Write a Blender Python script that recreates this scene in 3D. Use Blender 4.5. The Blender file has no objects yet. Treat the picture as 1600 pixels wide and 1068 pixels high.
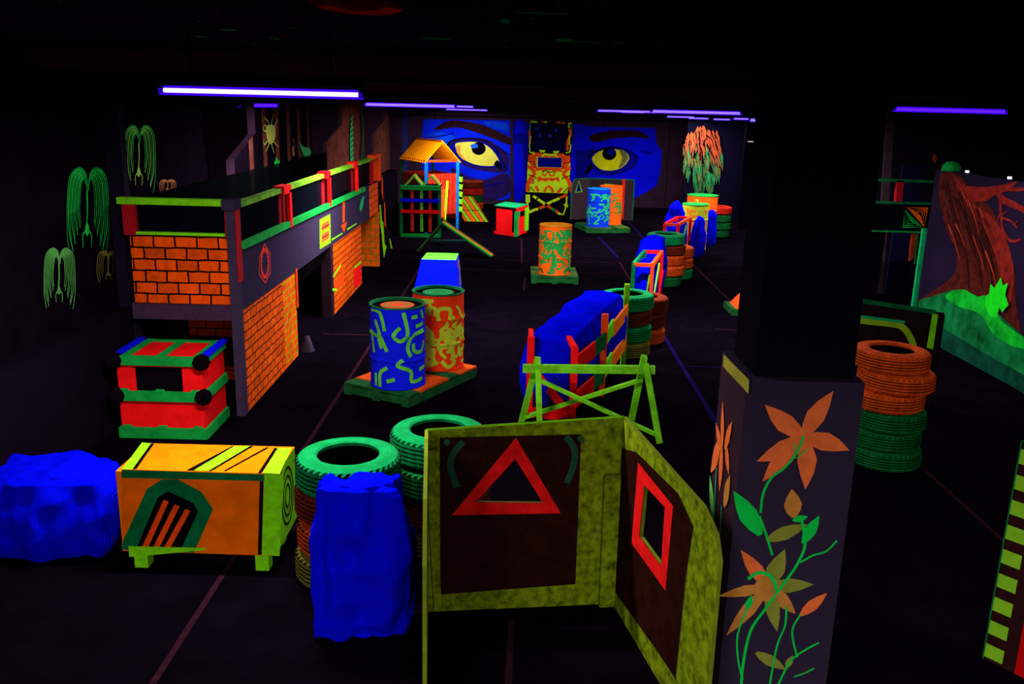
import bpy, bmesh, math, random
from mathutils import Vector, Matrix, noise
from mathutils.geometry import tessellate_polygon
S = bpy.context.scene
COL = S.collection
V = Vector
# ------------------------------------------------------------------ camera, world, exposure
FPX, CAMH, PITCH, ROLL, YAW = 1400.0, 3.05, math.radians(14.77), math.radians(1.4), -0.002143
_f = V((math.sin(YAW)*math.cos(PITCH), math.cos(YAW)*math.cos(PITCH), -math.sin(PITCH)))
_r0 = V((math.cos(YAW), -math.sin(YAW), 0)); _u0 = _r0.cross(_f)
_r = _r0*math.cos(ROLL) + _u0*math.sin(ROLL); _u = -_r0*math.sin(ROLL) + _u0*math.cos(ROLL)
cam = bpy.data.cameras.new('camera'); camo = bpy.data.objects.new('camera', cam); COL.objects.link(camo)
m = Matrix((( _r.x, _u.x, -_f.x, 0), (_r.y, _u.y, -_f.y, 0), (_r.z, _u.z, -_f.z, CAMH), (0, 0, 0, 1)))
camo.matrix_world = m
cam.sensor_width = 36; cam.lens = FPX/1600*36; cam.clip_end = 200; cam.clip_start = .05
S.camera = camo
S.view_settings.view_transform = 'Standard'; S.view_settings.look = 'None'
S.view_settings.exposure = 0.0; S.view_settings.gamma = 1; S.view_settings.use_curve_mapping = False
w = bpy.data.worlds.new('world'); S.world = w; w.use_nodes = True
w.node_tree.nodes['Background'].inputs[0].default_value = (.25, .12, .5, 1)
w.node_tree.nodes['Background'].inputs[1].default_value = 0.004
LAMP = 175.0          # watts of a lamp at strength 1
LCOL = (1.0, .86, .98)
# lamps: (x, y, z, length, heading, strength, label)
LAMPS = [
 (-1.55, 5.56, 3.09, 1.2, 0, 1.0, 'long bright violet tube lamp under the ceiling, nearest of the lamps on the left'),
 (-1.45, 12.26, 3.02, 1.2, 0, 1.7, 'white-violet tube lamp hanging in front of the blue eye mural, left half of the hall'),
 (-1.27, 21.0, 3.0, .45, 0, .9, 'short violet tube just right of the long left-hand lamp'),
 (-1.52, 26.6, 2.90, 1.2, 0, .5, 'dim violet tube low over the top edge of the left painted eye'),
 (-3.55, 12.6, 2.97, 1.8, math.pi/2, .035, 'dull violet tube running along the left wall above the bug painting'),
 (4.63, 10.0, 3.11, 1.2, 0, .03, 'dim blue-violet tube lamp right of the pillar'),
 (2.22, 19.3, 2.99, 1.2, 0, 1.3, 'thin violet tube left of the brighter lamp over the right eye'),
 (2.37, 12.44, 3.02, 1.2, 0, 1.3, 'brightest white-violet tube above the right eye and drooping tree painting'),
 (2.62, 21.5, 2.97, .55, 0, .2, 'small violet tube below the thin lamp over the right eye'),
 (4.35, 25.0, 2.86, .75, 0, .35, 'short violet tube above the dark wall left of the drooping tree painting'),
 (4.9, 25.3, 2.83, .55, 0, .3, 'short violet tube right above the drooping tree painting'),
 (5.25, 24.0, 2.83, .45, 0, .35, 'little violet tube above the right edge of the drooping tree painting'),
 (5.1, 21.0, 2.88, .5, 0, .5, 'violet tube second from the pillar in the far row'),
 (5.1, 19.5, 2.86, .5, 0, .6, 'violet tube touching the left edge of the dark pillar in the view'),
 # rest of the lamp grid, over and behind the viewer
 (-2.0, -1.3, 3.2, 1.2, 0, 1.9, 'violet tube lamp on the ceiling behind the viewing spot, left side'),
 (1.2, -1.3, 3.2, 1.2, 0, 1.5, 'violet tube lamp on the ceiling behind the viewing spot, right side'),
 (4.9, 3.2, 3.25, 1.2, 0, .5, 'violet tube lamp on the ceiling right of the viewing spot'),
]
# ------------------------------------------------------------------ helpers
def ray(x, y): return _f + _r*((x-800)/FPX) - _u*((y-534)/FPX)
def lin(c):
    c = c/255.0
    return c/12.92 if c <= .04045 else ((c+.055)/1.055)**2.4
MATS = {}
def P(name, rgb, rough=.85, spec=.02, var=.3, scale=7.0, bump=0.0, thread=None, fine=None):
    """paint / cloth / rubber: one colour with procedural wear"""
    if name in MATS: return MATS[name]
    mt = bpy.data.materials.new(name); mt.use_nodes = True
    nt = mt.node_tree; b = nt.nodes['Principled BSDF']
    col = tuple(lin(c) for c in rgb)
    b.inputs['Roughness'].default_value = rough
    b.inputs['Specular IOR Level'].default_value = spec
    tc = nt.nodes.new('ShaderNodeTexCoord')
    nz = nt.nodes.new('ShaderNodeTexNoise'); nz.inputs['Scale'].default_value = scale
    nz.inputs['Detail'].default_value = 6; nz.inputs['Roughness'].default_value = .65
    nt.links.new(tc.outputs['Object'], nz.inputs['Vector'])
    cr = nt.nodes.new('ShaderNodeValToRGB')
    cr.color_ramp.elements[0].position = .3; cr.color_ramp.elements[1].position = .62
    cr.color_ramp.elements[0].color = tuple(c*(1-var) for c in col)+(1,)
    cr.color_ramp.elements[1].color = col+(1,)
    nt.links.new(nz.outputs['Fac'], cr.inputs['Fac'])
    out = cr.outputs['Color']
    if thread:
        wv = nt.nodes.new('ShaderNodeTexWave'); wv.bands_direction = thread
        wv.inputs['Scale'].default_value = 28; wv.inputs['Distortion'].default_value = 1.8
        wv.inputs['Detail'].default_value = 3; wv.inputs['Detail Scale'].default_value = 2
        nt.links.new(tc.outputs['Object'], wv.inputs['Vector'])
        mx = nt.nodes.new('ShaderNodeMixRGB'); mx.blend_type = 'MULTIPLY'; mx.inputs[0].default_value = .4
        nt.links.new(out, mx.inputs[1]); nt.links.new(wv.outputs['Color'], mx.inputs[2]); out = mx.outputs[0]
        bp = nt.nodes.new('ShaderNodeBump'); bp.inputs['Strength'].default_value = .5; bp.inputs['Distance'].default_value = .01
        nt.links.new(wv.outputs['Fac'], bp.inputs['Height']); nt.links.new(bp.outputs[0], b.inputs['Normal'])
    elif bump:
        bp = nt.nodes.new('ShaderNodeBump'); bp.inputs['Strength'].default_value = bump; bp.inputs['Distance'].default_value = .01
        nt.links.new(nz.outputs['Fac'], bp.inputs['Height']); nt.links.new(bp.outputs[0], b.inputs['Normal'])
    nt.links.new(out, b.inputs['Base Color'])
    MATS[name] = mt; return mt
def brickmat(name, axis, bw, bh, col, mortar, col2=None, off=(0, 0), msize=.007):
    if name in MATS: return MATS[name]
    mt = bpy.data.materials.new(name); mt.use_nodes = True
    nt = mt.node_tree; b = nt.nodes['Principled BSDF']
    b.inputs['Roughness'].default_value = .85; b.inputs['Specular IOR Level'].default_value = .02
    tc = nt.nodes.new('ShaderNodeTexCoord'); sp = nt.nodes.new('ShaderNodeSeparateXYZ'); cb = nt.nodes.new('ShaderNodeCombineXYZ')
    nt.links.new(tc.outputs['Object'], sp.inputs[0])
    a1 = nt.nodes.new('ShaderNodeMath'); a1.inputs[1].default_value = off[0]
    a2 = nt.nodes.new('ShaderNodeMath'); a2.inputs[1].default_value = off[1]
    nt.links.new(sp.outputs['XY'.index(axis)], a1.inputs[0]); nt.links.new(sp.outputs[2], a2.inputs[0])
    nt.links.new(a1.outputs[0], cb.inputs[0]); nt.links.new(a2.outputs[0], cb.inputs[1])
    wob = nt.nodes.new('ShaderNodeTexNoise'); wob.inputs['Scale'].default_value = 9
    nt.links.new(cb.outputs[0], wob.inputs['Vector'])
    wm = nt.nodes.new('ShaderNodeVectorMath'); wm.operation = 'SCALE'; wm.inputs['Scale'].default_value = .02
    nt.links.new(wob.outputs['Color'], wm.inputs[0])
    wa = nt.nodes.new('ShaderNodeVectorMath'); wa.operation = 'ADD'
    nt.links.new(cb.outputs[0], wa.inputs[0]); nt.links.new(wm.outputs[0], wa.inputs[1])
    br = nt.nodes.new('ShaderNodeTexBrick')
    br.inputs['Scale'].default_value = 1; br.inputs['Mortar Size'].default_value = msize
    br.inputs['Mortar Smooth'].default_value = .1
    br.inputs['Brick Width'].default_value = bw; br.inputs['Row Height'].default_value = bh
    c1 = tuple(lin(c) for c in col); c2 = tuple(lin(c) for c in (col2 or tuple(int(c*.86) for c in col)))
    br.inputs['Color1'].default_value = c1+(1,); br.inputs['Color2'].default_value = c2+(1,)
    br.inputs['Mortar'].default_value = tuple(lin(c) for c in mortar)+(1,)
    nt.links.new(wa.outputs[0], br.inputs['Vector'])
    nz = nt.nodes.new('ShaderNodeTexNoise'); nz.inputs['Scale'].default_value = 14; nz.inputs['Detail'].default_value = 5
    nt.links.new(tc.outputs['Object'], nz.inputs['Vector'])
    mr = nt.nodes.new('ShaderNodeMapRange'); mr.inputs['From Min'].default_value = .3; mr.inputs['From Max'].default_value = .6
    mr.inputs['To Min'].default_value = .65; mr.inputs['To Max'].default_value = 1
    nt.links.new(nz.outputs['Fac'], mr.inputs[0])
    mx = nt.nodes.new('ShaderNodeVectorMath'); mx.operation = 'SCALE'
    nt.links.new(br.outputs['Color'], mx.inputs[0]); nt.links.new(mr.outputs[0], mx.inputs['Scale'])
    nt.links.new(mx.outputs[0], b.inputs['Base Color'])
    MATS[name] = mt; return mt
def emis(name, rgb, strength, clear=False):
    if name in MATS: return MATS[name]
    mt = bpy.data.materials.new(name); mt.use_nodes = True; nt = mt.node_tree
    nt.nodes.remove(nt.nodes['Principled BSDF']); o = nt.nodes['Material Output']
    e = nt.nodes.new('ShaderNodeEmission'); e.inputs[0].default_value = rgb+(1,); e.inputs[1].default_value = strength
    if clear:
        t = nt.nodes.new('ShaderNodeBsdfTransparent'); a = nt.nodes.new('ShaderNodeAddShader')
        nt.links.new(e.outputs[0], a.inputs[0]); nt.links.new(t.outputs[0], a.inputs[1]); nt.links.new(a.outputs[0], o.inputs[0])
    else: nt.links.new(e.outputs[0], o.inputs[0])
    MATS[name] = mt; return mt
def netmat(name, rgb, clear=.45):
    if name in MATS: return MATS[name]
    mt = bpy.data.materials.new(name); mt.use_nodes = True; nt = mt.node_tree
    b = nt.nodes['Principled BSDF']; o = nt.nodes['Material Output']
    b.inputs['Base Color'].default_value = tuple(lin(c) for c in rgb)+(1,)
    b.inputs['Roughness'].default_value = .9; b.inputs['Specular IOR Level'].default_value = 0
    t = nt.nodes.new('ShaderNodeBsdfTransparent'); mx = nt.nodes.new('ShaderNodeMixShader'); mx.inputs[0].default_value = 1-clear
    nt.links.new(t.outputs[0], mx.inputs[1]); nt.links.new(b.outputs[0], mx.inputs[2]); nt.links.new(mx.outputs[0], o.inputs[0])
    MATS[name] = mt; return mt

class Fr:
    def __init__(s, o, u, v):
        s.o = V(o); s.u = V(u).normalized(); n = s.u.cross(V(v)).normalized(); s.v = n.cross(s.u); s.n = n
    def p(s, a, b, c=0): return s.o + s.u*a + s.v*b + s.n*c
    def px(s, pts):
        out = []
        for x, y in pts:
            d = ray(x, y); t = (s.o - V((0, 0, CAMH))).dot(s.n)/d.dot(s.n)
            q = V((0, 0, CAMH)) + d*t - s.o
            out.append((q.dot(s.u), q.dot(s.v)))
        return out
def facY(Y): return Fr((0, Y, 0), (1, 0, 0), (0, 0, 1))       # faces the viewer
def facX(X): return Fr((X, 0, 0), (0, 1, 0), (0, 0, 1))       # faces +X
def facNX(X): return Fr((X, 0, 0), (0, -1, 0), (0, 0, 1))     # faces -X
def facZ(Z): return Fr((0, 0, Z), (1, 0, 0), (0, 1, 0))
class MB:
    def __init__(s): s.v = []; s.f = []; s.m = []; s.mats = []; s.smooth = []
    def mi(s, mt):
        if mt not in s.mats: s.mats.append(mt)
        return s.mats.index(mt)
    def add(s, vs, fs, mt, smooth=False):
        k = len(s.v); s.v += [tuple(x) for x in vs]; i = s.mi(mt)
        for f in fs: s.f.append(tuple(k+j for j in f)); s.m.append(i); s.smooth.append(smooth)
    def hexa(s, c, mt, fm=None):   # c: 8 corners, bottom 4 ccw then top 4 ccw ; fm: dict face index -> material
        fs = [(3, 2, 1, 0), (4, 5, 6, 7), (0, 1, 5, 4), (1, 2, 6, 5), (2, 3, 7, 6), (3, 0, 4, 7)]
        for i, f in enumerate(fs):
            s.add([c[j] for j in f], [(0, 1, 2, 3)], (fm or {}).get(i, mt))
        return s
    def box(s, x0, x1, y0, y1, z0, z1, mt, fm=None):  # faces: 0 bottom 1 top 2 front(-Y) 3 +X 4 back 5 -X
        return s.hexa([(x0, y0, z0), (x1, y0, z0), (x1, y1, z0), (x0, y1, z0), (x0, y0, z1), (x1, y0, z1), (x1, y1, z1), (x0, y1, z1)], mt, fm)
    def beam(s, a, b, wd, hd, mt, up=(0, 0, 1)):
        a, b = V(a), V(b); d = (b-a).normalized(); up = V(up)
        if abs(d.dot(up)) > .97: up = V((0, 1, 0))
        r = d.cross(up).normalized()*wd/2; t = r.cross(d).normalized()*hd/2
        return s.hexa([a-r-t, a+r-t, b+r-t, b-r-t, a-r+t, a+r+t, b+r+t, b-r+t], mt)
    def poly(s, fr, pts, c0, c1, mt, holes=(), side=None):
        loops = [list(pts)]+[list(h) for h in holes]
        tris = tessellate_polygon([[V((a, b, 0)) for a, b in l] for l in loops])
        flat = [q for l in loops for q in l]
        def area(t): (x1, y1), (x2, y2), (x3, y3) = [flat[j] for j in t]; return (x2-x1)*(y3-y1)-(x3-x1)*(y2-y1)
        tris = [t if area(t) > 0 else (t[0], t[2], t[1]) for t in tris]
        s.add([fr.p(a, b, c1) for a, b in flat], tris, mt)
        if c0 is not None:
            s.add([fr.p(a, b, c0) for a, b in flat], [t[::-1] for t in tris], mt)
            for l in loops:
                n = len(l)
                for i in range(n):
                    (a, b), (c, d) = l[i], l[(i+1) % n]
                    s.add([fr.p(a, b, c0), fr.p(c, d, c0), fr.p(c, d, c1), fr.p(a, b, c1)], [(0, 1, 2, 3)], side or mt)
        return s
    def rect(s, fr, a0, a1, b0, b1, c, mt): return s.poly(fr, [(a0, b0), (a1, b0), (a1, b1), (a0, b1)], None, c, mt)
    def stroke(s, fr, pts, wd, c, mt, w1=None, closed=False):
        pts = [V(p) for p in pts]; n = len(pts); L = []; R = []
        for i, p in enumerate(pts):
            if closed: a, b = pts[i-1], pts[(i+1) % n]
            else: a, b = pts[max(i-1, 0)], pts[min(i+1, n-1)]
            d = (b-a)
            if d.length < 1e-9: d = V((1, 0))
            d.normalize(); q = V((-d.y, d.x))
            ww = wd if w1 is None else wd+(w1-wd)*i/max(n-1, 1)
            L.append(p+q*ww/2); R.append(p-q*ww/2)
        vs = []
        for l, r in zip(L, R): vs += [fr.p(l.x, l.y, c), fr.p(r.x, r.y, c)]
        k = n if closed else n-1
        s.add(vs, [(2*i, 2*i+1, (2*i+3) % (2*n), (2*i+2) % (2*n)) for i in range(k)], mt); return s
    def lathe(s, prof, o, mt, seg=48, matf=None, wob=None, smooth=True):
        o = V(o); n = len(prof); vs = []
        for i in range(seg):
            t = 2*math.pi*i/seg
            for j, (r, z) in enumerate(prof):
                rr = r + (wob(i, j) if wob else 0)
                vs.append(o + V((rr*math.cos(t), rr*math.sin(t), z)))
        k = len(s.v); s.v += [tuple(x) for x in vs]
        for i in range(seg):
            for j in range(n-1):
                a = k+i*n+j; b = k+((i+1) % seg)*n+j
                s.f.append((a, b, b+1, a+1)); s.m.append(s.mi(matf(j) if matf else mt)); s.smooth.append(smooth)
        return s
    def disc(s, o, r, mt, seg=40):
        o = V(o); s.add([o+V((r*math.cos(2*math.pi*i/seg), r*math.sin(2*math.pi*i/seg), 0)) for i in range(seg)], [tuple(range(seg))], mt); return s
    def tube(s, pts, r, mt, seg=10):
        pts = [V(p) for p in pts]; vs = []; n = len(pts)
        for i, p in enumerate(pts):
            d = (pts[min(i+1, n-1)]-pts[max(i-1, 0)]).normalized()
            a = d.cross(V((0, 0, 1)) if abs(d.z) < .9 else V((1, 0, 0))).normalized(); b = d.cross(a)
            for j in range(seg):
                t = 2*math.pi*j/seg; vs.append(p+(a*math.cos(t)+b*math.sin(t))*r)
        fs = [(i*seg+j, i*seg+(j+1) % seg, (i+1)*seg+(j+1) % seg, (i+1)*seg+j) for i in range(n-1) for j in range(seg)]
        s.add(vs, fs, mt, True); s.add(vs[:seg], [tuple(range(seg))], mt); s.add(vs[-seg:], [tuple(range(seg))], mt); return s
    def build(s, name, parent=None, bevel=0):
        me = bpy.data.meshes.new(name)
        o0 = V(parent['_o']) if parent and '_o' in parent else V((0, 0, 0))
        me.from_pydata([tuple(V(v)-o0) for v in s.v], [], s.f)
        for mt in s.mats: me.materials.append(mt)
        for p, i, sm in zip(me.polygons, s.m, s.smooth): p.material_index = i; p.use_smooth = sm
        bm = bmesh.new(); bm.from_mesh(me); bmesh.ops.remove_doubles(bm, verts=bm.verts, dist=1e-5)
        bm.to_mesh(me); bm.free(); me.update()
        ob = bpy.data.objects.new(name, me); COL.objects.link(ob)
        if parent:
            ob.parent = parent
            if '_o' in parent: ob['_o'] = list(parent['_o'])
        if bevel:
            md = ob.modifiers.new('bevel', 'BEVEL'); md.width = bevel; md.segments = 2; md.limit_method = 'ANGLE'
        return ob
def tag(o, label=None, cat=None, group=None, kind=None):
    if label: o['label'] = label
    if cat: o['category'] = cat
    if group: o['group'] = group
    if kind: o['kind'] = kind
    return o
def thing(name, label, cat, loc, group=None):
    """Empty at the base of the thing; parts are modelled in world coordinates and shifted to it"""
    o = bpy.data.objects.new(name, None); COL.objects.link(o); o.location = loc; o['_o'] = list(loc)
    o.empty_display_size = .1
    return tag(o, label, cat, group)
def struct(mb, name): return tag(mb.build(name), kind='structure')
def solo(mb, name, label, cat, group=None): # one-mesh thing: origin moved to its base centre
    o = mb.build(name); me = o.data
    xs = [v.co.x for v in me.vertices]; ys = [v.co.y for v in me.vertices]; zs = [v.co.z for v in me.vertices]
    c = V(((min(xs)+max(xs))/2, (min(ys)+max(ys))/2, min(zs)))
    me.transform(Matrix.Translation(-c)); o.location = c
    return tag(o, label, cat, group)
rng = random.Random(7)

# ------------------------------------------------------------------ palette
BLACK = P('matt_black', (9, 6, 13), spec=0, var=.4)
INK = P('black_paint', (14, 8, 14), spec=0, var=.5)
FLOOR = P('black_floor', (9, 5, 12), rough=.9, spec=0, var=.5, scale=2.5)
TAPE = P('worn_floor_tape', (44, 20, 28), spec=0, var=.6, scale=20)
TAPEB = P('worn_blue_floor_tape', (20, 12, 66), spec=0, var=.6, scale=20)
CEIL = P('black_ceiling', (30, 18, 44), spec=0, var=.5, scale=3)
WALLP = P('plum_concrete', (52, 33, 50), spec=0, var=.3, scale=3, bump=.2)
WALLD = P('dark_wall', (16, 9, 20), spec=0, var=.5, scale=3)
PLANK = P('brown_planks', (112, 60, 46), spec=0, var=.6, scale=4)
FASC = P('speckled_charcoal', (52, 44, 66), spec=0, var=.3, scale=60)
FRAME = P('plum_grey_timber', (66, 44, 62), spec=0, var=.3, scale=8)
ORG = P('orange_paint', (255, 104, 4), var=.35, scale=9)
ORG2 = P('amber_paint', (255, 122, 0), var=.3, scale=9)
DORG = P('deep_orange_paint', (255, 78, 14), var=.35)
LIME = P('lime_paint', (132, 240, 18), var=.35, scale=14)
LIMEY = P('yellow_lime_paint', (200, 255, 30), var=.12)
GRN = P('green_paint', (20, 168, 62), var=.4)
DGRN = P('deep_green_paint', (6, 120, 60), var=.5)
MINT = P('mint_paint', (20, 190, 105), var=.35)
RED = P('red_paint', (255, 20, 22), var=.25)
DRED = P('dark_red_paint', (170, 20, 30), var=.3)
BLUE = P('blue_paint', (2, 16, 255), var=.2)
CYAN = P('azure_paint', (15, 130, 225), var=.4)
YEL = P('yellow_paint', (235, 240, 70), var=.25)
MAR = P('maroon_board', (42, 18, 12), spec=0, var=.5, scale=10)
OLIVE = P('mottled_olive_paint', (124, 152, 14), var=.85, scale=17)
BAGB = P('woven_blue_plastic', (4, 10, 255), rough=.8, spec=0, var=.35, scale=4, thread='X')
BAGY = P('woven_blue_plastic_across', (4, 10, 255), rough=.8, spec=0, var=.35, scale=4, thread='Y')
NET = netmat('dark_mesh', (8, 11, 18), .3)

# ------------------------------------------------------------------ the hall
mb = MB(); mb.box(-3.75, 8, -3, 28.4, -.2, 0, FLOOR)
fz = facZ(0)
def fl(pts, wd=.04, mt=TAPE): mb.stroke(fz, pts, wd, .0015, mt)
fl([(-1.9, 3.6), (-1.87, 9), (-1.83, 17.5)]); fl([(2.06, 6.5), (2.08, 11), (2.1, 14)], .05, TAPEB); fl([(2.1, 14), (2.12, 18.2)])
fl([(3.69, 5.4), (3.67, 13.2)]); fl([(3.55, 13.2), (3.64, 19.5)])
fl([(.0, 3.5), (.03, 4.9)]); fl([(-1.8, 13.0), (-.9, 13.05)]); fl([(-2.6, 11.75), (-1.75, 11.75)])
fl([(.15, 15.0), (.18, 16.2)]); fl([(.12, 17.8), (.12, 21.3)]); fl([(2.15, 18.8), (2.0, 21.8)], .05, TAPEB); fl([(3.1, 19.5), (3.1, 27)], .04, TAPEB)
fl([(-1.8, 18.1), (2.1, 18.1)], .025); fl([(-1.8, 16.9), (.2, 16.9)], .025); fl([(1.2, 16.9), (2.1, 16.9)], .025)
fl([(2.1, 10.6), (2.6, 10.6)], .03, TAPEB); fl([(2.1, 8.9), (2.5, 8.9), (2.5, 9.4)], .03, TAPEB); fl([(2.9, 12.6), (3.6, 12.5)], .03)
struct(mb, 'floor')
# ceiling with sprayed green paint and a painted red planet
mb = MB(); mb.box(-4.3, 8, -3, 28.4, 3.46, 3.6, CEIL)
fc = Fr((0, 0, 3.46), (1, 0, 0), (0, -1, 0))
SPG = P('ceiling_green_spray', (30, 200, 90), var=.5, scale=20, spec=0); SPR = P('ceiling_red_paint', (255, 30, 10), var=.7, scale=3, spec=0)
SPW = P('ceiling_pale_specks', (190, 230, 210)); SPB = P('ceiling_rust_paint', (120, 24, 12), var=.6, spec=0)
def circ(cx, cy, rx, ry, n=28, a0=0, a1=2*math.pi): return [(cx+rx*math.cos(a0+(a1-a0)*i/n), cy+ry*math.sin(a0+(a1-a0)*i/n)) for i in range(n)]
mb.poly(fc, circ(-.73, -4.15, .2, .45), None, .002, SPB); 
mb.poly(fc, [(-.73+.2*math.cos(t), -4.15-.45*math.sin(t)) for t in [i*.16 for i in range(2, 19)]]+[(-.73+.12*math.cos(t), -4.1-.3*math.sin(t)) for t in [i*.16 for i in range(18, 1, -1)]], None, .003, SPR)
for (px, py, rx, ry) in [(316, 57, .05, .05), (358, 46, .05, .05), (398, 68, .03, .04), (457, 43, .03, .03), (680, 60, .1, .05), (880, 62, .05, .14), (845, 20, .12, .03), (765, 84, .05, .2), (790, 32, .02, .12), (915, 66, .12, .03), (788, 74, .03, .05), (965, 66, .03, .04), (917, 95, .03, .04), (430, 60, .02, .12)]:
    a, b = fc.px([(px, py)])[0]
    if -b < 7.4: mb.poly(fc, [(a+rx*math.cos(t)*(1+.3*rng.random()), b+ry*math.sin(t)*(1+.3*rng.random())) for t in [i*.45 for i in range(14)]], None, .002, SPG)
for i in range(240):
    a = rng.uniform(-2.2, 1.0); b = -rng.uniform(3.8, 7.2); r = rng.uniform(.002, .008)
    mb.poly(fc, circ(a, b, r, r*2, 6), None, .002, rng.choice([SPG, SPW, SPG]))
struct(mb, 'ceiling')
for i, (Y, z0) in enumerate([(7.5, 3.2), (11.7, 3.12), (17.55, 3.1), (23.4, 3.06)]):
    mb = MB(); mb.box(-4.2, 7.9, Y, Y+.3, z0, 3.46, P('rusty_black_beam', (92, 44, 60), var=.4, scale=3, spec=0))
    mb.box(-4.2, 7.9, Y-.03, Y, z0, z0+.02, FRAME if 0 else WALLD); mb.box(-4.2, 7.9, Y-.03, Y, 3.39, 3.42, WALLP)
    struct(mb, 'trim_%d' % (i+1))
# back wall: concrete blocks
mb = MB(); mb.box(-4.3, 8, 28.2, 28.4, 0, 3.46, WALLP)
fb = facY(28.2)
for x in (-2.6, -.32, 2.6, 4.6): mb.rect(fb, x, x+.02, 0, 3, .002, INK)
mb.rect(fb, -3.6, 4.9, 2.68, 2.72, .002, INK); mb.rect(fb, -3.6, 4.9, 0, .06, .004, INK); mb.rect(fb, -3.6, -3.4, 0, 3.1, .003, P('slate_blue_strip', (40, 44, 110)))
struct(mb, 'wall_back')
# left wall: solid ledge below, plank bays above, painted parts
mb = MB(); mb.box(-4.3, -3.75, -3, 28.4, 0, 1.05, P('purple_ledge', (17, 8, 22), var=.3, scale=2))
mb.box(-4.3, -3.98, -3, 28.4, 1.05, 3.46, WALLD)
fw = facX(-3.98)
for k in range(60):
    y = 13.2+k*.25
    if 13 < y < 28: mb.rect(fw, y+.01, y+.235, 1.06, 3.1, .006, PLANK if y > 17.6 or k % 3 == 1 else WALLD)
struct(mb, 'wall_left')
mb = MB(); mb.box(5.85, 5.93, -3, 12.8, 0, 2.33, P('violet_black_board', (30, 20, 42), var=.2, scale=2)); struct(mb, 'wall_right')
mb = MB(); mb.box(7.9, 8, -3, 28.4, 0, 3.46, BLACK); struct(mb, 'wall_outer')
mb = MB(); mb.box(4.75, 7.9, 26.0, 26.1, 0, 3.46, P('midnight_board', (9, 7, 26), var=.3)); mb.box(5.9, 7.9, 24.0, 24.1, 0, 3.2, BLACK); struct(mb, 'wall_alcove')
# haunched portal frames on the left wall
for i, Y in enumerate((11.7, 17.6, 23.4)):
    mb = MB(); fr = facY(Y)
    mb.poly(fr, [(-3.98, 1.05), (-3.76, 1.05), (-3.76, 2.28), (-3.46, 2.62), (-3.46, 3.12), (-3.98, 3.12)], -.35, 0, P('plum_steel_frame', (56, 34, 52), var=.3))
    tag(struct(mb, 'trim_%d' % (i+6)), kind='structure')
mb = MB(); mb.box(-3.88, -3.73, 8.56, 8.68, 0, 3.3, P('violet_grey_post', (24, 18, 36))); struct(mb, 'trim_9')

# ------------------------------------------------------------------ the square pillar with the lilies
PIL = P('dusky_violet_paint', (46, 37, 54), spec=0, var=.15, scale=2)
pt = thing('painted_pillar', 'square pillar wrapped in boards painted with orange lilies, black column above', 'pillar', (1.365, 4.25, 0))
mb = MB(); mb.box(1.14, 1.61, 4.07, 4.47, 1.84, 3.46, P('black_violet_column', (12, 10, 18), var=.2, scale=2, spec=0)); mb.build('column', pt)
mb = MB(); mb.box(1.09, 1.64, 4.0, 4.52, 0, 1.84, PIL, {5: P('dusky_brown_paint', (50, 30, 38), var=.2)})
ff = facY(4.0); fs = facNX(1.09)
PET = P('coral_petal_paint', (232, 112, 52), var=.25, scale=14); PETY = P('ochre_petal_paint', (190, 128, 50), var=.25, scale=14)
PETG = P('olive_petal_paint', (130, 140, 48), var=.25, scale=14); STEM = P('fresh_green_paint', (12, 205, 68), var=.2); BUD = P('bud_green_paint', (110, 205, 90), var=.25)
def smoothp(pts, closed=True, k=4):
    out = []; n = len(pts)
    for i in range(n if closed else n-1):
        p0, p1, p2, p3 = [V(pts[(i+j) % n]) if closed else V(pts[min(max(i+j, 0), n-1)]) for j in (-1, 0, 1, 2)]
        for q in range(k):
            t = q/k; out.append(tuple(.5*((2*p1)+(p2-p0)*t+(2*p0-5*p1+4*p2-p3)*t*t+(3*p1-p0-3*p2+p3)*t**3)))
    if not closed: out.append(tuple(pts[-1]))
    return out
PK = [0]
def petal(fr, a, b, wd, mt, c=.002, bend=0):
    PK[0] += 1; c = c+PK[0]*.00012; wd *= 1.25
    (ax, ay), (bx, by) = fr.px([a, b]); d = V((bx-ax, by-ay)); L = d.length; d.normalize(); q = V((-d.y, d.x))
    pts = []
    prof = [(0, .25), (.2, .75), (.45, 1), (.7, .7), (.88, .3), (1, 0)]
    for t, h in prof: pts.append(V((ax, ay))+d*L*t+q*(h*wd/2+bend*math.sin(t*math.pi)))
    for t, h in prof[-2::-1]: pts.append(V((ax, ay))+d*L*t+q*(-h*wd/2+bend*math.sin(t*math.pi)))
    mb.poly(fr, [tuple(p) for p in pts], None, c, mt)
def stem(fr, pts, wd, mt=STEM, c=.003):
    PK[0] += 1; c += .0015+PK[0]*.00012; mb.stroke(fr, fr.px(smoothp(pts, False, 5)), wd, c, mt)
# big lily
C = (1255, 682)
for tip, bd in [((1195, 632), .006), ((1302, 610), .006), ((1327, 703), .008), ((1258, 764), .014), ((1191, 752), -.004), ((1182, 720), .01)]:
    petal(ff, C, tip, .075, PET, .002, bd)
mb.poly(ff, ff.px(circ(1255, 685, 19, 18)), None, .0028, PET)
stem(ff, [(1255, 680), (1245, 705), (1225, 730), (1205, 745), (1192, 770), (1188, 800)], .012)
stem(ff, [(1262, 700), (1245, 715)], .006); stem(ff, [(1240, 690), (1242, 715)], .006)
petal(ff, (1188, 835), (1146, 766), .075, STEM); petal(ff, (1240, 808), (1237, 763), .07, PETY, .002); petal(ff, (1238, 812), (1262, 806), .03, STEM, .003)
stem(ff, [(1186, 805), (1198, 838), (1206, 866)], .012)
petal(ff, (1197, 843), (1262, 818), .06, PETG); petal(ff, (1254, 848), (1280, 804), .05, STEM)
stem(ff, [(1252, 810), (1257, 850), (1245, 880), (1228, 905), (1195, 950), (1172, 985), (1160, 1040), (1157, 1090)], .014)
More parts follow.
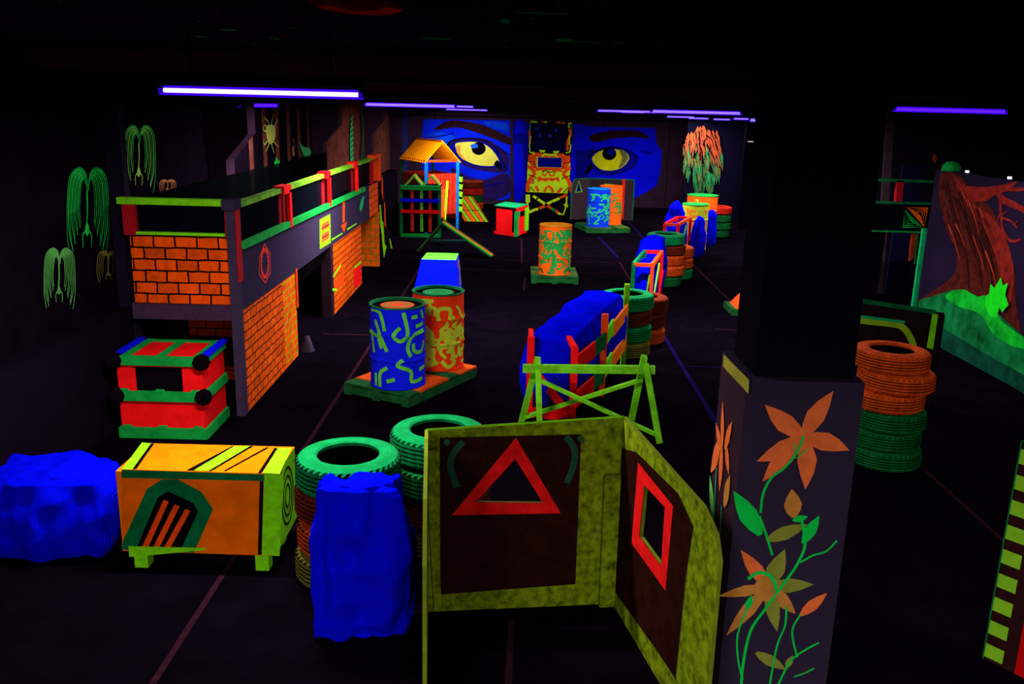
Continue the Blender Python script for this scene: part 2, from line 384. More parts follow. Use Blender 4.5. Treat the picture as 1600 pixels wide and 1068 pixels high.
stem(ff, [(1250, 877), (1270, 866), (1290, 860), (1307, 843)], .01)
# lower lily
C2_ = (1200, 915)
for tip, mt, wd in [((1157, 858), PET, .06), ((1226, 857), PETG, .075), ((1271, 912), PETG, .065), ((1243, 958), PETY, .06), ((1214, 986), PETG, .06), ((1134, 992), PETY, .06), ((1122, 930), PETY, .05)]:
    petal(ff, C2_, tip, wd, mt, .0022)
mb.poly(ff, ff.px(circ(1198, 918, 20, 20)), None, .0062, PETY)
stem(ff, [(1168, 903), (1185, 893), (1205, 900), (1214, 924)], .018, STEM, .0035)
petal(ff, (1167, 950), (1174, 928), .03, STEM, .0035); stem(ff, [(1168, 945), (1152, 990), (1153, 1030), (1160, 1060)], .009)
petal(ff, (1250, 960), (1292, 925), .05, PET, .002); stem(ff, [(1250, 958), (1237, 985), (1245, 1025)], .01)
petal(ff, (1181, 1018), (1228, 1045), .05, PETG); stem(ff, [(1215, 1068), (1235, 1030), (1260, 1012), (1279, 1002)], .011)
stem(ff, [(1228, 945), (1226, 975), (1214, 1005), (1205, 1050), (1200, 1085)], .01); stem(ff, [(1240, 1055), (1255, 1050), (1271, 1042)], .009)
petal(ff, (1228, 1042), (1238, 1022), .03, PETG)
# flowers on the side board
for a, b, wd, mt in [((1130, 700), (1131, 626), .06, PET), ((1129, 705), (1120, 660), .06, PET), ((1134, 700), (1146, 658), .06, PET), ((1127, 690), (1112, 738), .09, PET), ((1130, 695), (1126, 768), .07, PET), ((1136, 695), (1141, 742), .06, PET)]:
    petal(fs, a, b, wd, mt)
petal(fs, (1116, 810), (1111, 742), .08, BUD); petal(fs, (1133, 790), (1143, 742), .08, PETY)
petal(fs, (1111, 905), (1110, 950), .08, PET); petal(fs, (1103, 1068), (1108, 1036), .06, BUD)
stem(fs, [(1122, 730), (1119, 800), (1121, 845), (1112, 880)], .014, MINT); stem(fs, [(1130, 790), (1128, 830), (1121, 855)], .014, MINT); stem(fs, [(1098, 980), (1098, 1020), (1101, 1068)], .014, MINT)
mb.poly(fs, fs.px([(1131, 553), (1171, 593), (1170, 615), (1130, 572)]), None, .002, P('khaki_stripe_paint', (150, 150, 48)))
mb.build('painted_cladding', pt)

# ------------------------------------------------------------------ lamps
EM = {}
def lamp(x, y, z, L, ang, st, label):
    t = thing('ultraviolet_lamp', label, 'lamp', (x, y, z), 'ultraviolet tube lamps under the ceiling')
    d = V((math.cos(ang), math.sin(ang), 0)); c = V((x, y, z)); a, b = c-d*L/2, c+d*L/2
    m1 = MB(); m1.beam(c-d*(L/2+.02)+V((0, 0, .065)), c+d*(L/2+.02)+V((0, 0, .065)), .07 if y > 4 else .42, .045, P('dark_violet_housing', (30, 20, 50), var=.1));  # lamps out of view get a wider housing to keep light off the ceiling
    m1.beam(c-d*L*.35+V((0, 0, .09)), c-d*L*.35+V((0, 0, max(.1, 3.46-z))), .012, .012, BLACK); m1.beam(c+d*L*.35+V((0, 0, .09)), c+d*L*.35+V((0, 0, max(.1, 3.46-z))), .012, .012, BLACK)
    m1.build('housing', t)
    near = y < 7
    if st > .1: em = emis('tube_glow_near', (.86, .74, 1.0), 1.5) if near else emis('tube_glow_far', (.26, .15, 1.0), 1.5)
    else: em = emis('tube_glow_dim', (.09, .012, 1.0), 1.2)
    MB().tube([a, b], .013 if near else .016, em, 12).build('tube', t)
    MB().tube([a-d*.01, b+d*.01], .028, emis('violet_bloom_halo', (.05, .0, 1.0), .42, True), 14).build('halo_sleeve', t)  # added emissive sleeve, imitates the blue bloom halo around the tube
    ld = bpy.data.lights.new('lamp_light', 'AREA'); ld.shape = 'RECTANGLE'; ld.size = L; ld.size_y = .06
    ld.energy = LAMP*(st if st > .1 else st*8); ld.color = LCOL
    lo = bpy.data.objects.new('lamp_light', ld); COL.objects.link(lo); lo.parent = t
    lo.location = (0, 0, min(-.035, 3.0-z)); lo.rotation_euler = (0, 0, ang)
    for e in (a, b): MB().beam(e-d*.015+V((0, 0, .02)), e+d*.015+V((0, 0, .02)), .05, .07, BLACK).build('end_cap', t)
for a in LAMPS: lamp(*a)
# ------------------------------------------------------------------ murals
def paintthing(name, label, cat, fr, ops, group=None):
    q = MB()
    for i, (kind, mt, pts, *r) in enumerate(ops):
        c = .004+.0007*i
        P2 = fr.px(pts)
        if kind == 'p': q.poly(fr, P2, None, c, mt)
        else: q.stroke(fr, fr.px(smoothp(pts, False, 4)), r[0], c, mt, *(r[1:]))
    return solo(q, name, label, cat, group)
MB1 = P('mural_blue', (6, 38, 250), var=.45, scale=1.6); MB2 = P('mural_deep_blue', (8, 8, 150), var=.5, scale=2); MB3 = P('mural_violet_shadow', (40, 22, 90), var=.4, scale=3)
MB4 = P('mural_royal_blue', (6, 12, 245), var=.35, scale=2); BROW = P('mural_brown_brow', (46, 20, 26), var=.5, scale=8); IRIS = P('mural_pale_yellow', (235, 240, 84), var=.15, scale=5)
IRIS2 = P('mural_acid_yellow', (225, 232, 20), var=.3, scale=4); PUP = P('mural_black', (6, 4, 14)); HIL = P('mural_highlight', (40, 110, 255)); AMB = P('mural_amber', (230, 175, 70), var=.3, scale=8)
def ell(cx, cy, rx, ry, n=30): return circ(cx, cy, rx, ry, n)
eyeL = smoothp([(711, 226), (722, 222), (745, 222), (762, 228), (775, 242), (780, 255), (768, 259), (748, 258), (730, 252), (718, 242)])
paintthing('eye_mural', 'painted yellow eye with brown eyebrow on blue skin, behind the orange-roofed playhouse', 'mural', facY(28.196), [
 ('p', MB1, [(661, 187), (668, 186), (797, 188), (797, 309), (783, 313), (748, 306), (700, 312), (664, 300), (658, 250)]),
 ('p', MB3, smoothp([(705, 262), (730, 275), (760, 280), (792, 270), (796, 300), (770, 312), (730, 305), (712, 285)])),
 ('p', MB1, smoothp([(672, 262), (690, 258), (715, 280), (722, 296), (690, 306), (668, 296)])),
 ('p', P('mural_azure', (4, 78, 255), var=.75, scale=2.2), smoothp([(664, 215), (682, 206), (702, 210), (712, 216), (700, 232), (690, 246), (668, 240)])),
 ('p', P('mural_azure', (1, 1, 1)), smoothp([(755, 190), (790, 192), (793, 204), (770, 199)])),
 ('p', BROW, smoothp([(677, 202), (695, 191), (712, 188), (750, 194), (780, 206), (797, 216), (797, 226), (775, 218), (745, 207), (715, 199), (690, 202)])),
 ('p', MB3, smoothp([(695, 232), (708, 219), (730, 215), (758, 217), (778, 228), (795, 246), (790, 268), (765, 268), (735, 262), (712, 250)])),
 ('p', MB2, smoothp([(700, 232), (712, 222), (740, 219), (765, 226), (780, 240), (789, 263), (780, 262), (750, 261), (725, 253), (708, 240)])),
 ('p', IRIS, eyeL),
 ('p', AMB, smoothp([(713, 228), (719, 228), (720, 240), (728, 250), (722, 248), (714, 238)])),
 ('p', PUP, ell(748, 232, 11, 10)),
 ('p', HIL, ell(741, 228, 6, 3.5)),
 ('p', PUP, smoothp([(772, 258), (778, 250), (785, 264), (786, 266)])),
 ('s', PUP, [(696, 230), (706, 220), (728, 216), (752, 218), (770, 226), (780, 240)], .05, .02),
 ('s', PUP, [(776, 228), (790, 238), (797, 241)], .03), ('s', PUP, [(780, 246), (789, 258), (792, 266), (786, 266)], .03),
 ('s', MB2, [(705, 288), (740, 292), (785, 285)], .04), ('s', MB2, [(664, 215), (690, 212), (710, 208)], .03)])
paintthing('nose_mural', 'dark blue painted nose strip between the two eyes, partly behind the mask panel', 'mural', facY(28.196), [
 ('p', MB2, [(801, 190), (898, 192), (898, 318), (830, 316), (803, 311)]),
 ('p', MB4, smoothp([(805, 195), (820, 194), (816, 225), (820, 270), (814, 310), (804, 308)])),
 ('p', MB2, smoothp([(803, 210), (822, 208), (824, 222), (806, 224)])),
 ('p', PUP, [(832, 192), (890, 192), (886, 222), (838, 220)]),
 ('p', MB4, smoothp([(884, 230), (898, 226), (898, 290), (886, 300)]))])
paintthing('eye_mural', 'painted acid-yellow eye on deep blue skin, above the dark barricade', 'mural', facY(28.196), [
 ('p', MB4, [(898, 193), (930, 198), (1024, 200), (1026, 226), (1034, 235), (1033, 262), (1026, 290), (1010, 300), (985, 312), (898, 314)]),
 ('p', MB2, smoothp([(898, 240), (912, 235), (930, 233), (922, 262), (915, 290), (898, 300)])),
 ('p', BROW, smoothp([(920, 214), (940, 206), (975, 203), (1000, 205), (1015, 216), (990, 214), (960, 216), (930, 222)])),
 ('p', MB2, smoothp([(920, 250), (932, 236), (955, 230), (980, 234), (998, 246), (990, 262), (965, 272), (935, 270)])),
 ('p', IRIS2, smoothp([(925, 249), (935, 237), (955, 233), (975, 236), (983, 246), (975, 259), (958, 266), (938, 264)])),
 ('p', P('mural_olive_fleck', (120, 130, 60), var=.5, scale=12), smoothp([(968, 235), (976, 236), (982, 246), (974, 258), (966, 262), (972, 248)])),
 ('p', PUP, ell(952, 240, 11, 10)), ('p', MB2, ell(955, 237, 6, 5)),
 ('p', PUP, smoothp([(914, 270), (923, 255), (926, 263), (918, 271)])),
 ('s', PUP, [(918, 246), (930, 236), (955, 230), (980, 234), (996, 246)], .06, .02),
 ('s', MB2, [(925, 272), (960, 272), (990, 262)], .04), ('s', MB2, [(1002, 236), (1020, 240)], .05)])
# drooping tree
ops = [('p', P('mural_trunk', (70, 62, 40)), [(1092, 318), (1092, 290), (1095, 290), (1097, 318)])]
LEAFC = [P('leaf_rust', (165, 70, 34), var=.3), P('leaf_tan', (120, 88, 44), var=.3), P('leaf_green', (34, 112, 58), var=.3), P('leaf_mint', (36, 138, 72), var=.3), P('leaf_olive', (92, 112, 48), var=.3)]
q = MB(); fr = facY(25.98); K = 0
q.poly(fr, fr.px(ops[0][2]), None, .004, ops[0][1])
for i in range(190):
    f = 1-i/189; y = 196+f*90; hw = 12+18*math.sin(math.pi*min(1, f*.85+.12)) if f > .08 else 10
    x = 1098+rng.uniform(-hw, hw)*(1-.25*max(0, f-.75)*4); L = rng.uniform(16, 26); wv = rng.uniform(1.8, 3.2); t = f+rng.uniform(-.15, .15); lean = (x-1098)*.1
    mt = LEAFC[0] if t < .32 else LEAFC[1] if t < .5 else rng.choice(LEAFC[2:])
    q.poly(fr, fr.px([(x, y-1), (x+wv, y+L*.25), (x+lean+.3, y+L), (x-wv, y+L*.3)]), None, .005+.0003*i, mt)
    q.stroke(fr, fr.px([(x-wv, y+L*.3), (x+lean, y+L)]), .022, .0052+.0003*i, INK, .008)
for a, b in [((1096, 235), (1098, 300)), ((1096, 235), (1090, 222)), ((1098, 225), (1105, 212)), ((1105, 212), (1113, 220)), ((1104, 225), (1116, 250)), ((1085, 245), (1090, 232)), ((1092, 205), (1094, 250)), ((1110, 205), (1118, 225))]:
    q.stroke(fr, fr.px([a, b]), .04, .065, PUP, .015)
solo(q, 'tree_mural', 'painted drooping tree, rust leaves above and green below, on the dark back board', 'mural')
# hanging drawings on the left wall
def willow(cx, top, bot, hw, mt, label, n=6, mt2=None, side=(-1, 1)):
    fr = facX(-3.97); q = MB(); H = bot-top
    q.stroke(fr, fr.px([(cx, top+H*.16), (cx+1, top+H*.45), (cx-1, top+H*.68)]), .03, .004, mt, .015)
    k = 0
    for sd in side:
        for i in range(n):
            f = (i+1)/n; w_ = hw*(.28+.72*f); ty = top+(1-f)*H*.13; hgt = H*(.04+.1*(1-f)); end = H*(.55+.43*f*rng.uniform(.85, 1))
            x0 = cx
            pts = [(x0, top+H*.24), (x0+sd*w_*.08, ty+H*.07), (x0+sd*w_*.42, ty), (x0+sd*w_*.84, ty+H*.075), (x0+sd*w_, ty+H*.25), (x0+sd*w_*1.03, top+end*.72), (x0+sd*w_*(.88-.1*(i % 2)), top+end)]
            k += 1; q.stroke(fr, fr.px(smoothp(pts, False, 5)), .022, .004+.0008*k, mt if i % 2 else (mt2 or mt), .008)
    q.poly(fr, fr.px(ell(cx-1, top+H*.66, hw*.1, H*.07, 12)), None, .012, mt)
    for sd in (-1, 1): q.stroke(fr, fr.px(smoothp([(cx-1, top+H*.66), (cx-1+sd*hw*.22, top+H*.72), (cx-1+sd*hw*.2, top+H*.85)], False, 4)), .02, .013, mt, .008)
    return solo(q, 'plant_painting', label, 'wall painting')
JG = P('wall_green_line', (40, 255, 80), var=.3); JG2 = P('wall_teal_line', (20, 200, 80), var=.3); JP = P('wall_pale_green_line', (100, 200, 90), var=.3); JO = P('wall_olive_line', (130, 120, 50), var=.3); JT = P('wall_tan_line', (170, 110, 60), var=.3); JL = P('wall_lime_line', (170, 235, 80), var=.3)
willow(135, 262, 408, 31, JG, 'largest bright green weeping plant painted on the black left wall', 9, JG2)
willow(91, 388, 487, 23, JP, 'pale green weeping plant painted lowest on the left wall', 7)
willow(168, 392, 445, 17, JO, 'faint olive weeping plant painted just left of the brick walkway', 4)
willow(216, 196, 306, 24, JL, 'lime weeping plant painted above the front corner of the raised walkway', 7, JG2)
willow(261, 281, 302, 12, JT, 'small tan plant painted low beside the lime weeping plant', 4)
BUG = P('wall_bug_yellow', (190, 205, 80), var=.25)
paintthing('bug_painting', 'pale yellow bug with thin curled legs painted between two frames on the left wall', 'wall painting', facX(-3.96),
 [('p', BUG, smoothp([(416, 197), (428, 196), (430, 210), (427, 222), (420, 224), (416, 212)]))] +
 [('s', BUG, p, .03, .01) for p in [[(420, 197), (418, 189), (412, 184)], [(423, 196), (425, 186), (427, 177)], [(428, 198), (431, 191), (434, 186)], [(417, 206), (411, 203), (412, 196), (416, 197)], [(417, 220), (412, 226), (411, 218)], [(420, 223), (417, 232), (414, 236)], [(423, 224), (426, 234), (428, 240)], [(427, 221), (431, 226), (434, 229)]]])
paintthing('sprout_painting', 'small green spiky sprout painted below the pale yellow bug', 'wall painting', facX(-3.96),
 [('p', JG, [(429, 261), (428, 250), (430, 254), (431, 244), (434, 253), (437, 249), (435, 262)])])
paintthing('leaf_painting', 'green fringed feather shape painted on the left wall right of the bug', 'wall painting', facX(-3.96),
 [('p', P('wall_leaf_green', (50, 190, 96), var=.3), smoothp([(468, 223), (474, 229), (483, 232), (486, 240), (482, 246), (476, 244), (471, 235)]))] + [('s', JG, [(472+i*3, 240+i), (472+i*3, 246+i)], .02, .01) for i in range(4)])
paintthing('reed_painting', 'thin tan reed painted beside the green feather on the left wall', 'wall painting', facX(-3.96),
 [('p', JT, [(456, 228), (459, 228), (460, 244), (457, 244)]), ('s', JT, [(457, 216), (461, 230)], .03, .01)])
fe = P('wall_fern_green', (30, 130, 70), var=.3); fe2 = P('wall_fern_olive', (110, 120, 62), var=.3)
paintthing('fern_painting', 'narrow green fern painted on the planks, left of the olive fern', 'wall painting', facX(-3.95),
 [('p', fe, [(547, 252), (546, 220), (548, 190), (550, 175), (551, 200), (552, 252)])] + [('s', JG, [(547, y+5), (551, y)], .02) for y in range(182, 250, 8)])
paintthing('fern_painting', 'wider olive fern with fanned veins painted right of the green fern', 'wall painting', facX(-3.95),
 [('p', P('wall_fern_shade', (44, 60, 46)), smoothp([(563, 172), (568, 185), (571, 205), (572, 230), (570, 248), (563, 248), (565, 210)]))] + [('s', fe2, [(566, y+6), (571, y-2)], .02) for y in range(182, 246, 7)] + [('s', fe2, [(563, 173), (567, 200), (567, 248)], .025)])
# great tree on the right partition
ft = facNX(5.85)
TR = P('bark_red_brown', (84, 28, 20), var=.7, scale=9); TRL = P('bark_red', (132, 34, 26), var=.6, scale=8); TRD = P('bark_dark', (52, 18, 18), var=.4, scale=6); GR1 = P('hill_green', (14, 125, 58), var=.85, scale=3); GR2 = P('hill_bright_green', (16, 200, 44), var=.75, scale=4); GR3 = P('hill_teal', (8, 74, 50), var=.7, scale=5)
STK = []
for i in range(26):
    x = 1484+i*2.6+rng.uniform(-2, 2); y0 = 292+max(0, (x-1505))*1.0+rng.uniform(0, 60); L_ = rng.uniform(35, 90)
    STK.append(('s', (TRD, P('bark_ember', (176, 62, 34), var=.5), TRD, TR)[i % 4], [(x-4, y0), (x+2+L_*.08, y0+L_*.5), (x+5+L_*.16, min(y0+L_, 458))], rng.uniform(.02, .05), .008))
paintthing('tree_mural', 'large painted red-brown tree trunk on a glowing green hill, right partition', 'mural', ft, [
 ('p', TR, smoothp([(1470, 272), (1495, 272), (1515, 290), (1540, 316), (1552, 330), (1572, 372), (1585, 420), (1588, 470), (1600, 560), (1570, 520), (1555, 480), (1500, 465), (1455, 466), (1434, 470), (1462, 452), (1490, 430), (1495, 395), (1480, 360), (1468, 310)])),
 ('p', TRL, smoothp([(1490, 273), (1512, 292), (1560, 292), (1545, 300), (1520, 316), (1552, 340), (1575, 380), (1585, 430), (1575, 480), (1562, 420), (1540, 360), (1510, 320)])),
 ('p', TRL, smoothp([(1507, 292), (1540, 292), (1570, 288), (1590, 284), (1575, 298), (1556, 304), (1540, 314), (1515, 312)])),
 ('s', TRL, [(1560, 300), (1568, 312), (1590, 322), (1610, 334)], .1, .06), ('s', TRL, [(1570, 294), (1590, 296), (1612, 294)], .06, .03),
 ('s', TRL, [(1563, 305), (1565, 335), (1568, 360), (1580, 376), (1596, 374)], .06, .03), ('s', TRL, [(1566, 340), (1580, 345), (1590, 356)], .035, .02), ('s', TRL, [(1566, 335), (1575, 330)], .03, .015), ('s', TRL, [(1563, 335), (1558, 350)], .03, .01), ('s', TRL, [(1585, 352), (1592, 345)], .03, .01),
 ('s', TRD, [(1478, 285), (1490, 330), (1510, 400), (1515, 450)], .1, .03), ('s', TRD, [(1500, 300), (1525, 370), (1535, 450)], .06, .02), ('s', TRD, [(1525, 350), (1548, 410), (1550, 460)], .05, .02),
 *STK,
 ('p', GR1, smoothp([(1438, 472), (1460, 463), (1500, 452), (1530, 462), (1550, 478), (1575, 500), (1610, 530), (1640, 545), (1640, 640), (1600, 612), (1505, 560), (1455, 532), (1442, 500)])),
 ('p', GR2, smoothp([(1480, 462), (1508, 452), (1530, 463), (1545, 462), (1560, 480), (1568, 500), (1600, 525), (1620, 545), (1585, 540), (1555, 520), (1535, 490), (1505, 480)])),
 ('p', GR3, smoothp([(1445, 500), (1490, 520), (1540, 550), (1610, 590), (1640, 620), (1640, 640), (1600, 612), (1505, 560), (1455, 532)])),
 ('p', P('bush_green', (24, 235, 30), var=.3), [(1543, 478), (1545, 462), (1550, 458), (1552, 443), (1558, 450), (1568, 433), (1571, 446), (1579, 442), (1575, 460), (1580, 476), (1570, 488), (1566, 480), (1560, 498), (1550, 492)])])
q = MB()
q.lathe([(.001, 2.46), (.07, 2.45), (.12, 2.4), (.13, 2.33), (.001, 2.33)], (5.9, 12.45, 0), GRN, 20)
solo(q, 'globe', 'small green dome standing on top of the right partition beside the tree trunk', 'globe')
for (yy, lb) in ((11.95, 'glowing white stud on the top edge of the right partition, above the bare branch'), (10.9, 'glowing white stud on the top edge of the right partition, nearest the frame edge')):
    q = MB(); q.box(5.86, 5.9, yy, yy+.03, 2.34, 2.37, emis('white_stud_glow', (.9, .95, 1), 1.2)); q.box(5.855, 5.91, yy-.005, yy+.035, 2.33, 2.34, BLACK); solo(q, 'glowing_stud', lb, 'light')  # plain white stud, no lamp; its glow is added by an emissive block
q = MB(); q.box(5.95, 6.7, 23.9, 23.98, 2.27, 2.31, P('bright_slit_frame', (70, 60, 55))); q.box(5.97, 6.68, 23.88, 23.9, 2.28, 2.3, emis('white_slit', (1, .8, .75), .7)); solo(q, 'light_strip', 'thin white strip of light on the black wall left of the pillar', 'light')
# ------------------------------------------------------------------ raised walkway (left)
t = thing('raised_walkway', 'long raised walkway with orange painted brick panels, green rails and red posts', 'walkway', (-3.2, 8.5, 0))
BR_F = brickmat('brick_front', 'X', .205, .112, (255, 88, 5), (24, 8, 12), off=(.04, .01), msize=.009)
BR_S = brickmat('brick_side', 'Y', .205, .094, (255, 98, 5), (30, 10, 8), off=(.0, .02), msize=.007)
BR_G = brickmat('brick_side_green', 'Y', .205, .094, (255, 98, 5), (120, 190, 20), off=(.0, .02), msize=.007)
BR_X = brickmat('brick_end_green', 'X', .2, .12, (240, 100, 16), (60, 120, 20), off=(.07, .0), msize=.007)
q = MB(); q.box(-3.74, -2.72, 8.55, 17.2, 1.03, 1.1, BLACK); q.build('deck', t)
q = MB(); q.box(-3.68, -2.73, 8.47, 8.53, 1.12, 1.78, BR_F); q.build('brick_panel', t)
q = MB(); q.box(-3.70, -2.66, 8.44, 8.55, .965, 1.115, FRAME)
for x in (-3.4, -3.25, -3.1, -2.95, -2.85, -3.3, -3.05): q.poly(facY(8.44), ell(x, 1.04+.03*math.sin(x*40), .006, .006, 8), None, .001, INK)
q.build('front_beam', t)
q = MB(); q.box(-2.735, -2.655, 8.41, 8.53, 0, 2.04, P('violet_grey_corner', (58, 46, 66), var=.2)); q.box(-2.76, -2.64, 8.38, 8.6, 2.04, 2.14, FASC); q.build('corner_post', t)
q = MB(); q.box(-3.72, -3.6, 8.44, 8.53, 1.78, 2.08, DRED); q.build('post', t)
q = MB(); q.box(-2.76, -2.735, 8.45, 8.53, 1.76, 2.04, DRED); q.box(-2.655, -2.64, 8.43, 8.55, 1.35, 2.04, DRED); q.build('post', t)
q = MB(); q.beam((-3.76, 8.48, 2.1), (-2.75, 8.48, 2.1), .1, .06, LIME); q.build('top_rail', t)
q = MB(); q.beam((-3.6, 8.46, 1.8), (-2.76, 8.46, 1.8), .06, .025, LIME); q.build('lower_rail', t)
q = MB(); q.box(-3.6, -2.76, 8.49, 8.5, 1.8, 2.08, NET); q.build('mesh_panel', t)
posts = [10.42, 12.66, 14.85]
q = MB(); q.beam((-2.69, 8.6, 2.07), (-2.69, 16.7, 2.05), .09, .05, P('worn_lime_rail', (120, 200, 40), var=.6, scale=5)); q.build('top_rail', t)
q = MB(); q.beam((-2.65, 8.6, 1.68), (-2.65, 15.6, 1.6), .05, .07, GRN); q.build('lower_rail', t)
for y in posts:
    q = MB(); q.box(-2.74, -2.62, y-.28, y+.05, 2.02, 2.11, RED); q.box(-2.66, -2.62, y-.04, y+.05, 1.62, 2.05, RED); q.box(-2.74, -2.7, y-.28, y+.05, 1.64, 2.02, DRED); q.build('post', t)
q = MB(); q.box(-2.72, -2.62, 16.4, 16.46, 1.62, 2.05, DRED); q.box(-2.72, -2.6, 17.05, 17.2, 1.62, 2.05, DORG); q.box(-2.74, -2.6, 16.5, 17.22, 2.05, 2.12, DORG); q.build('post', t)
ys = [8.6]+posts+[16.4]
for a, b in zip(ys, ys[1:]):
    q = MB(); q.box(-2.69, -2.68, a+.06, b-.29 if b < 16 else b, 1.64, 2.05, NET); q.build('mesh_panel', t)
q = MB(); q.box(-3.72, -3.70, 8.5, 17.6, 1.1, 2.1, netmat('dark_green_mesh', (4, 7, 8), .3)); q.build('mesh_panel', t)
# fascia with painted signs
q = MB(); q.hexa([(-2.70, 8.5, 1.05), (-2.66, 8.5, 1.05), (-2.66, 16.2, 1.03), (-2.70, 16.2, 1.03), (-2.70, 8.5, 1.66), (-2.66, 8.5, 1.66), (-2.66, 16.2, 1.6), (-2.70, 16.2, 1.6)], FASC)
fr = facX(-2.66)
EMB = P('emblem_red', (235, 60, 50), var=.3)
hexo = fr.px([(413, 381), (421.5, 396), (422, 425), (414, 442), (404.5, 428), (405, 402)])
q.stroke(fr, hexo, .02, .003, EMB, closed=True)
cx, cy = fr.px([(413.5, 411)])[0]
q.poly(fr, circ(cx, cy, .165, .165, 32), None, .003, EMB); q.poly(fr, [(cx+(.135 if i % 2 else .105)*math.cos(i*math.pi/16), cy+(.135 if i % 2 else .105)*math.sin(i*math.pi/16)) for i in range(32)], None, .004, FASC)
def PP(pts, mt, c=.003): q.poly(fr, fr.px(pts), None, c, mt)
PP([(499, 343), (515.5, 334), (516.5, 379), (499.5, 389)], LIME); PP([(502, 350), (514, 343), (514, 372), (502, 380)], P('sign_orange', (225, 90, 40)), .004)
for y in (356, 363.5, 371): PP([(502, y), (514, y-6.5), (514, y-5), (502, y+1.5)], INK, .005)
PP([(502, 361), (514, 354.5), (514, 359), (502, 366)], LIME, .0055)
PP([(535, 315), (538.5, 313), (538.5, 346), (535, 348)], DORG); PP([(532.5, 352), (542, 346), (537.5, 364)], DORG); PP([(535, 312), (539, 310), (539, 313), (535, 315)], LIME, .004)
PP([(567, 306), (569, 308), (566, 325), (563, 331), (561.5, 325), (564, 312)], MINT)
PP([(518, 373), (535, 363), (535, 365), (518, 376)], LIME); PP([(542, 357), (557, 348), (557, 350), (542, 360)], LIME)
q.build('fascia_panel', t)
q = MB(); q.box(-2.70, -2.655, 16.2, 17.2, 1.04, 1.6, brickmat('tile_side', 'Y', .17, .115, (255, 90, 5), (34, 12, 8), msize=.006)); q.build('brick_panel', t)
q = MB(); q.hexa([(-2.73, 8.42, .0), (-2.665, 8.42, .0), (-2.665, 10.05, .0), (-2.73, 10.05, .0), (-2.73, 8.42, 1.04), (-2.665, 8.42, 1.04), (-2.665, 10.05, 1.04), (-2.73, 10.05, 1.04)], BR_S)
q.hexa([(-2.73, 10.05, .0), (-2.665, 10.05, .0), (-2.665, 10.68, .0), (-2.73, 10.68, .0), (-2.73, 10.05, 1.04), (-2.665, 10.05, 1.04), (-2.665, 10.68, 1.04), (-2.73, 10.68, 1.04)], BR_G); q.box(-2.73, -2.65, 10.66, 10.72, .6, 1.08, DORG)
q.build('brick_panel', t)
q = MB(); q.box(-2.73, -2.665, 12.9, 15.3, 0, 1.04, BR_S); fr = facX(-2.665)
q.poly(fr, fr.px([(519, 441), (533, 432), (533, 417), (537, 420), (537, 442), (524, 452)]), None, .004, DORG); q.poly(fr, fr.px([(553, 420), (564, 412), (564, 442), (553, 449)]), None, .003, RED)
for a, b in [((519, 452), (526, 453)), ((520, 432), (532, 414)), ((553, 418), (564, 409))]: q.stroke(fr, fr.px([a, b]), .04, .005, LIME)
q.build('brick_panel', t)
q = MB(); q.box(-2.80, -2.66, 12.72, 12.9, 0, 1.04, P('dark_timber_post', (40, 24, 30))); q.build('post', t)
q = MB(); q.box(-3.1, -2.62, 17.0, 17.06, 0, 1.04, BR_X); q.build('brick_panel', t)
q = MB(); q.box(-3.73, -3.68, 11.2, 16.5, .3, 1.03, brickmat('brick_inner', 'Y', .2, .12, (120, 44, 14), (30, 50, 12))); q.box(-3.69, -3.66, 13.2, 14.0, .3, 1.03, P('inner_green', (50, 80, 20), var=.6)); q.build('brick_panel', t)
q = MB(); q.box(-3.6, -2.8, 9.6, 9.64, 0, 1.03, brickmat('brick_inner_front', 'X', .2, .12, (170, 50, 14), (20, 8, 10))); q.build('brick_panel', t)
q = MB(); fr = facY(17.3)
q.poly(fr, fr.px([(592, 268), (598, 275), (603, 350), (614, 390), (603, 403), (594, 360)]), -.06, 0, P('black_ramp_side', (22, 16, 24)))
for pts, mt in [([(596, 272), (598, 280), (599, 314), (596, 300)], DORG), ([(600, 314), (602, 320), (603, 356), (601, 352)], DORG), ([(593, 320), (595, 320), (597, 345), (599, 347), (601, 380), (604, 385), (600, 403), (598, 385), (596, 362), (594, 350)], LIME), ([(608, 372), (610, 374), (613, 388), (611, 388)], LIME)]:
    q.poly(fr, fr.px(pts), None, .004, mt)
q.build('ramp_side', t)
q = MB(); q.lathe([(.001, .2), (.03, .19), (.07, .06), (.09, 0)], (-2.60, 10.88, 0), P('grey_cone', (60, 52, 66)), 20); solo(q, 'floor_cone', 'small grey cone standing at the far end of the nearest brick panel', 'cone')
# ------------------------------------------------------------------ red crate
t = thing('crate', 'red crate banded in green with black corner caps and blue top edges', 'crate', (-3.2, 8.1, 0))
X0, X1, Y0, Y1 = -3.62, -2.81, 7.76, 8.40
q = MB(); fr = facY(Y0)
q.box(X0+.02, X1-.02, Y0+.02, Y1, .02, .4, RED); q.box(X0+.02, X1-.02, Y1-.03, Y1, .4, .76, RED); q.box(X0+.02, X0+.05, Y0+.041, Y1-.031, .401, .755, RED); q.box(X1-.05, X1-.02, Y0+.041, Y1-.031, .401, .755, RED)
q.poly(facY(Y0+.02), [(X0+.02, .38), (X1-.02, .38), (X1-.02, .76), (X0+.02, .76)], -.02, 0, RED, holes=[[(X0+.18, .44), (X1-.2, .44), (X1-.2, .68), (X0+.18, .68)]])
q.box(X0+.055, X1-.055, Y0+.06, Y1-.04, .402, .745, INK); q.box(X0+.02, X1-.02, Y0+.02, Y1, .75, .765, RED)  # black block inside: the darkness behind the window put in as colour
q.build('box', t)
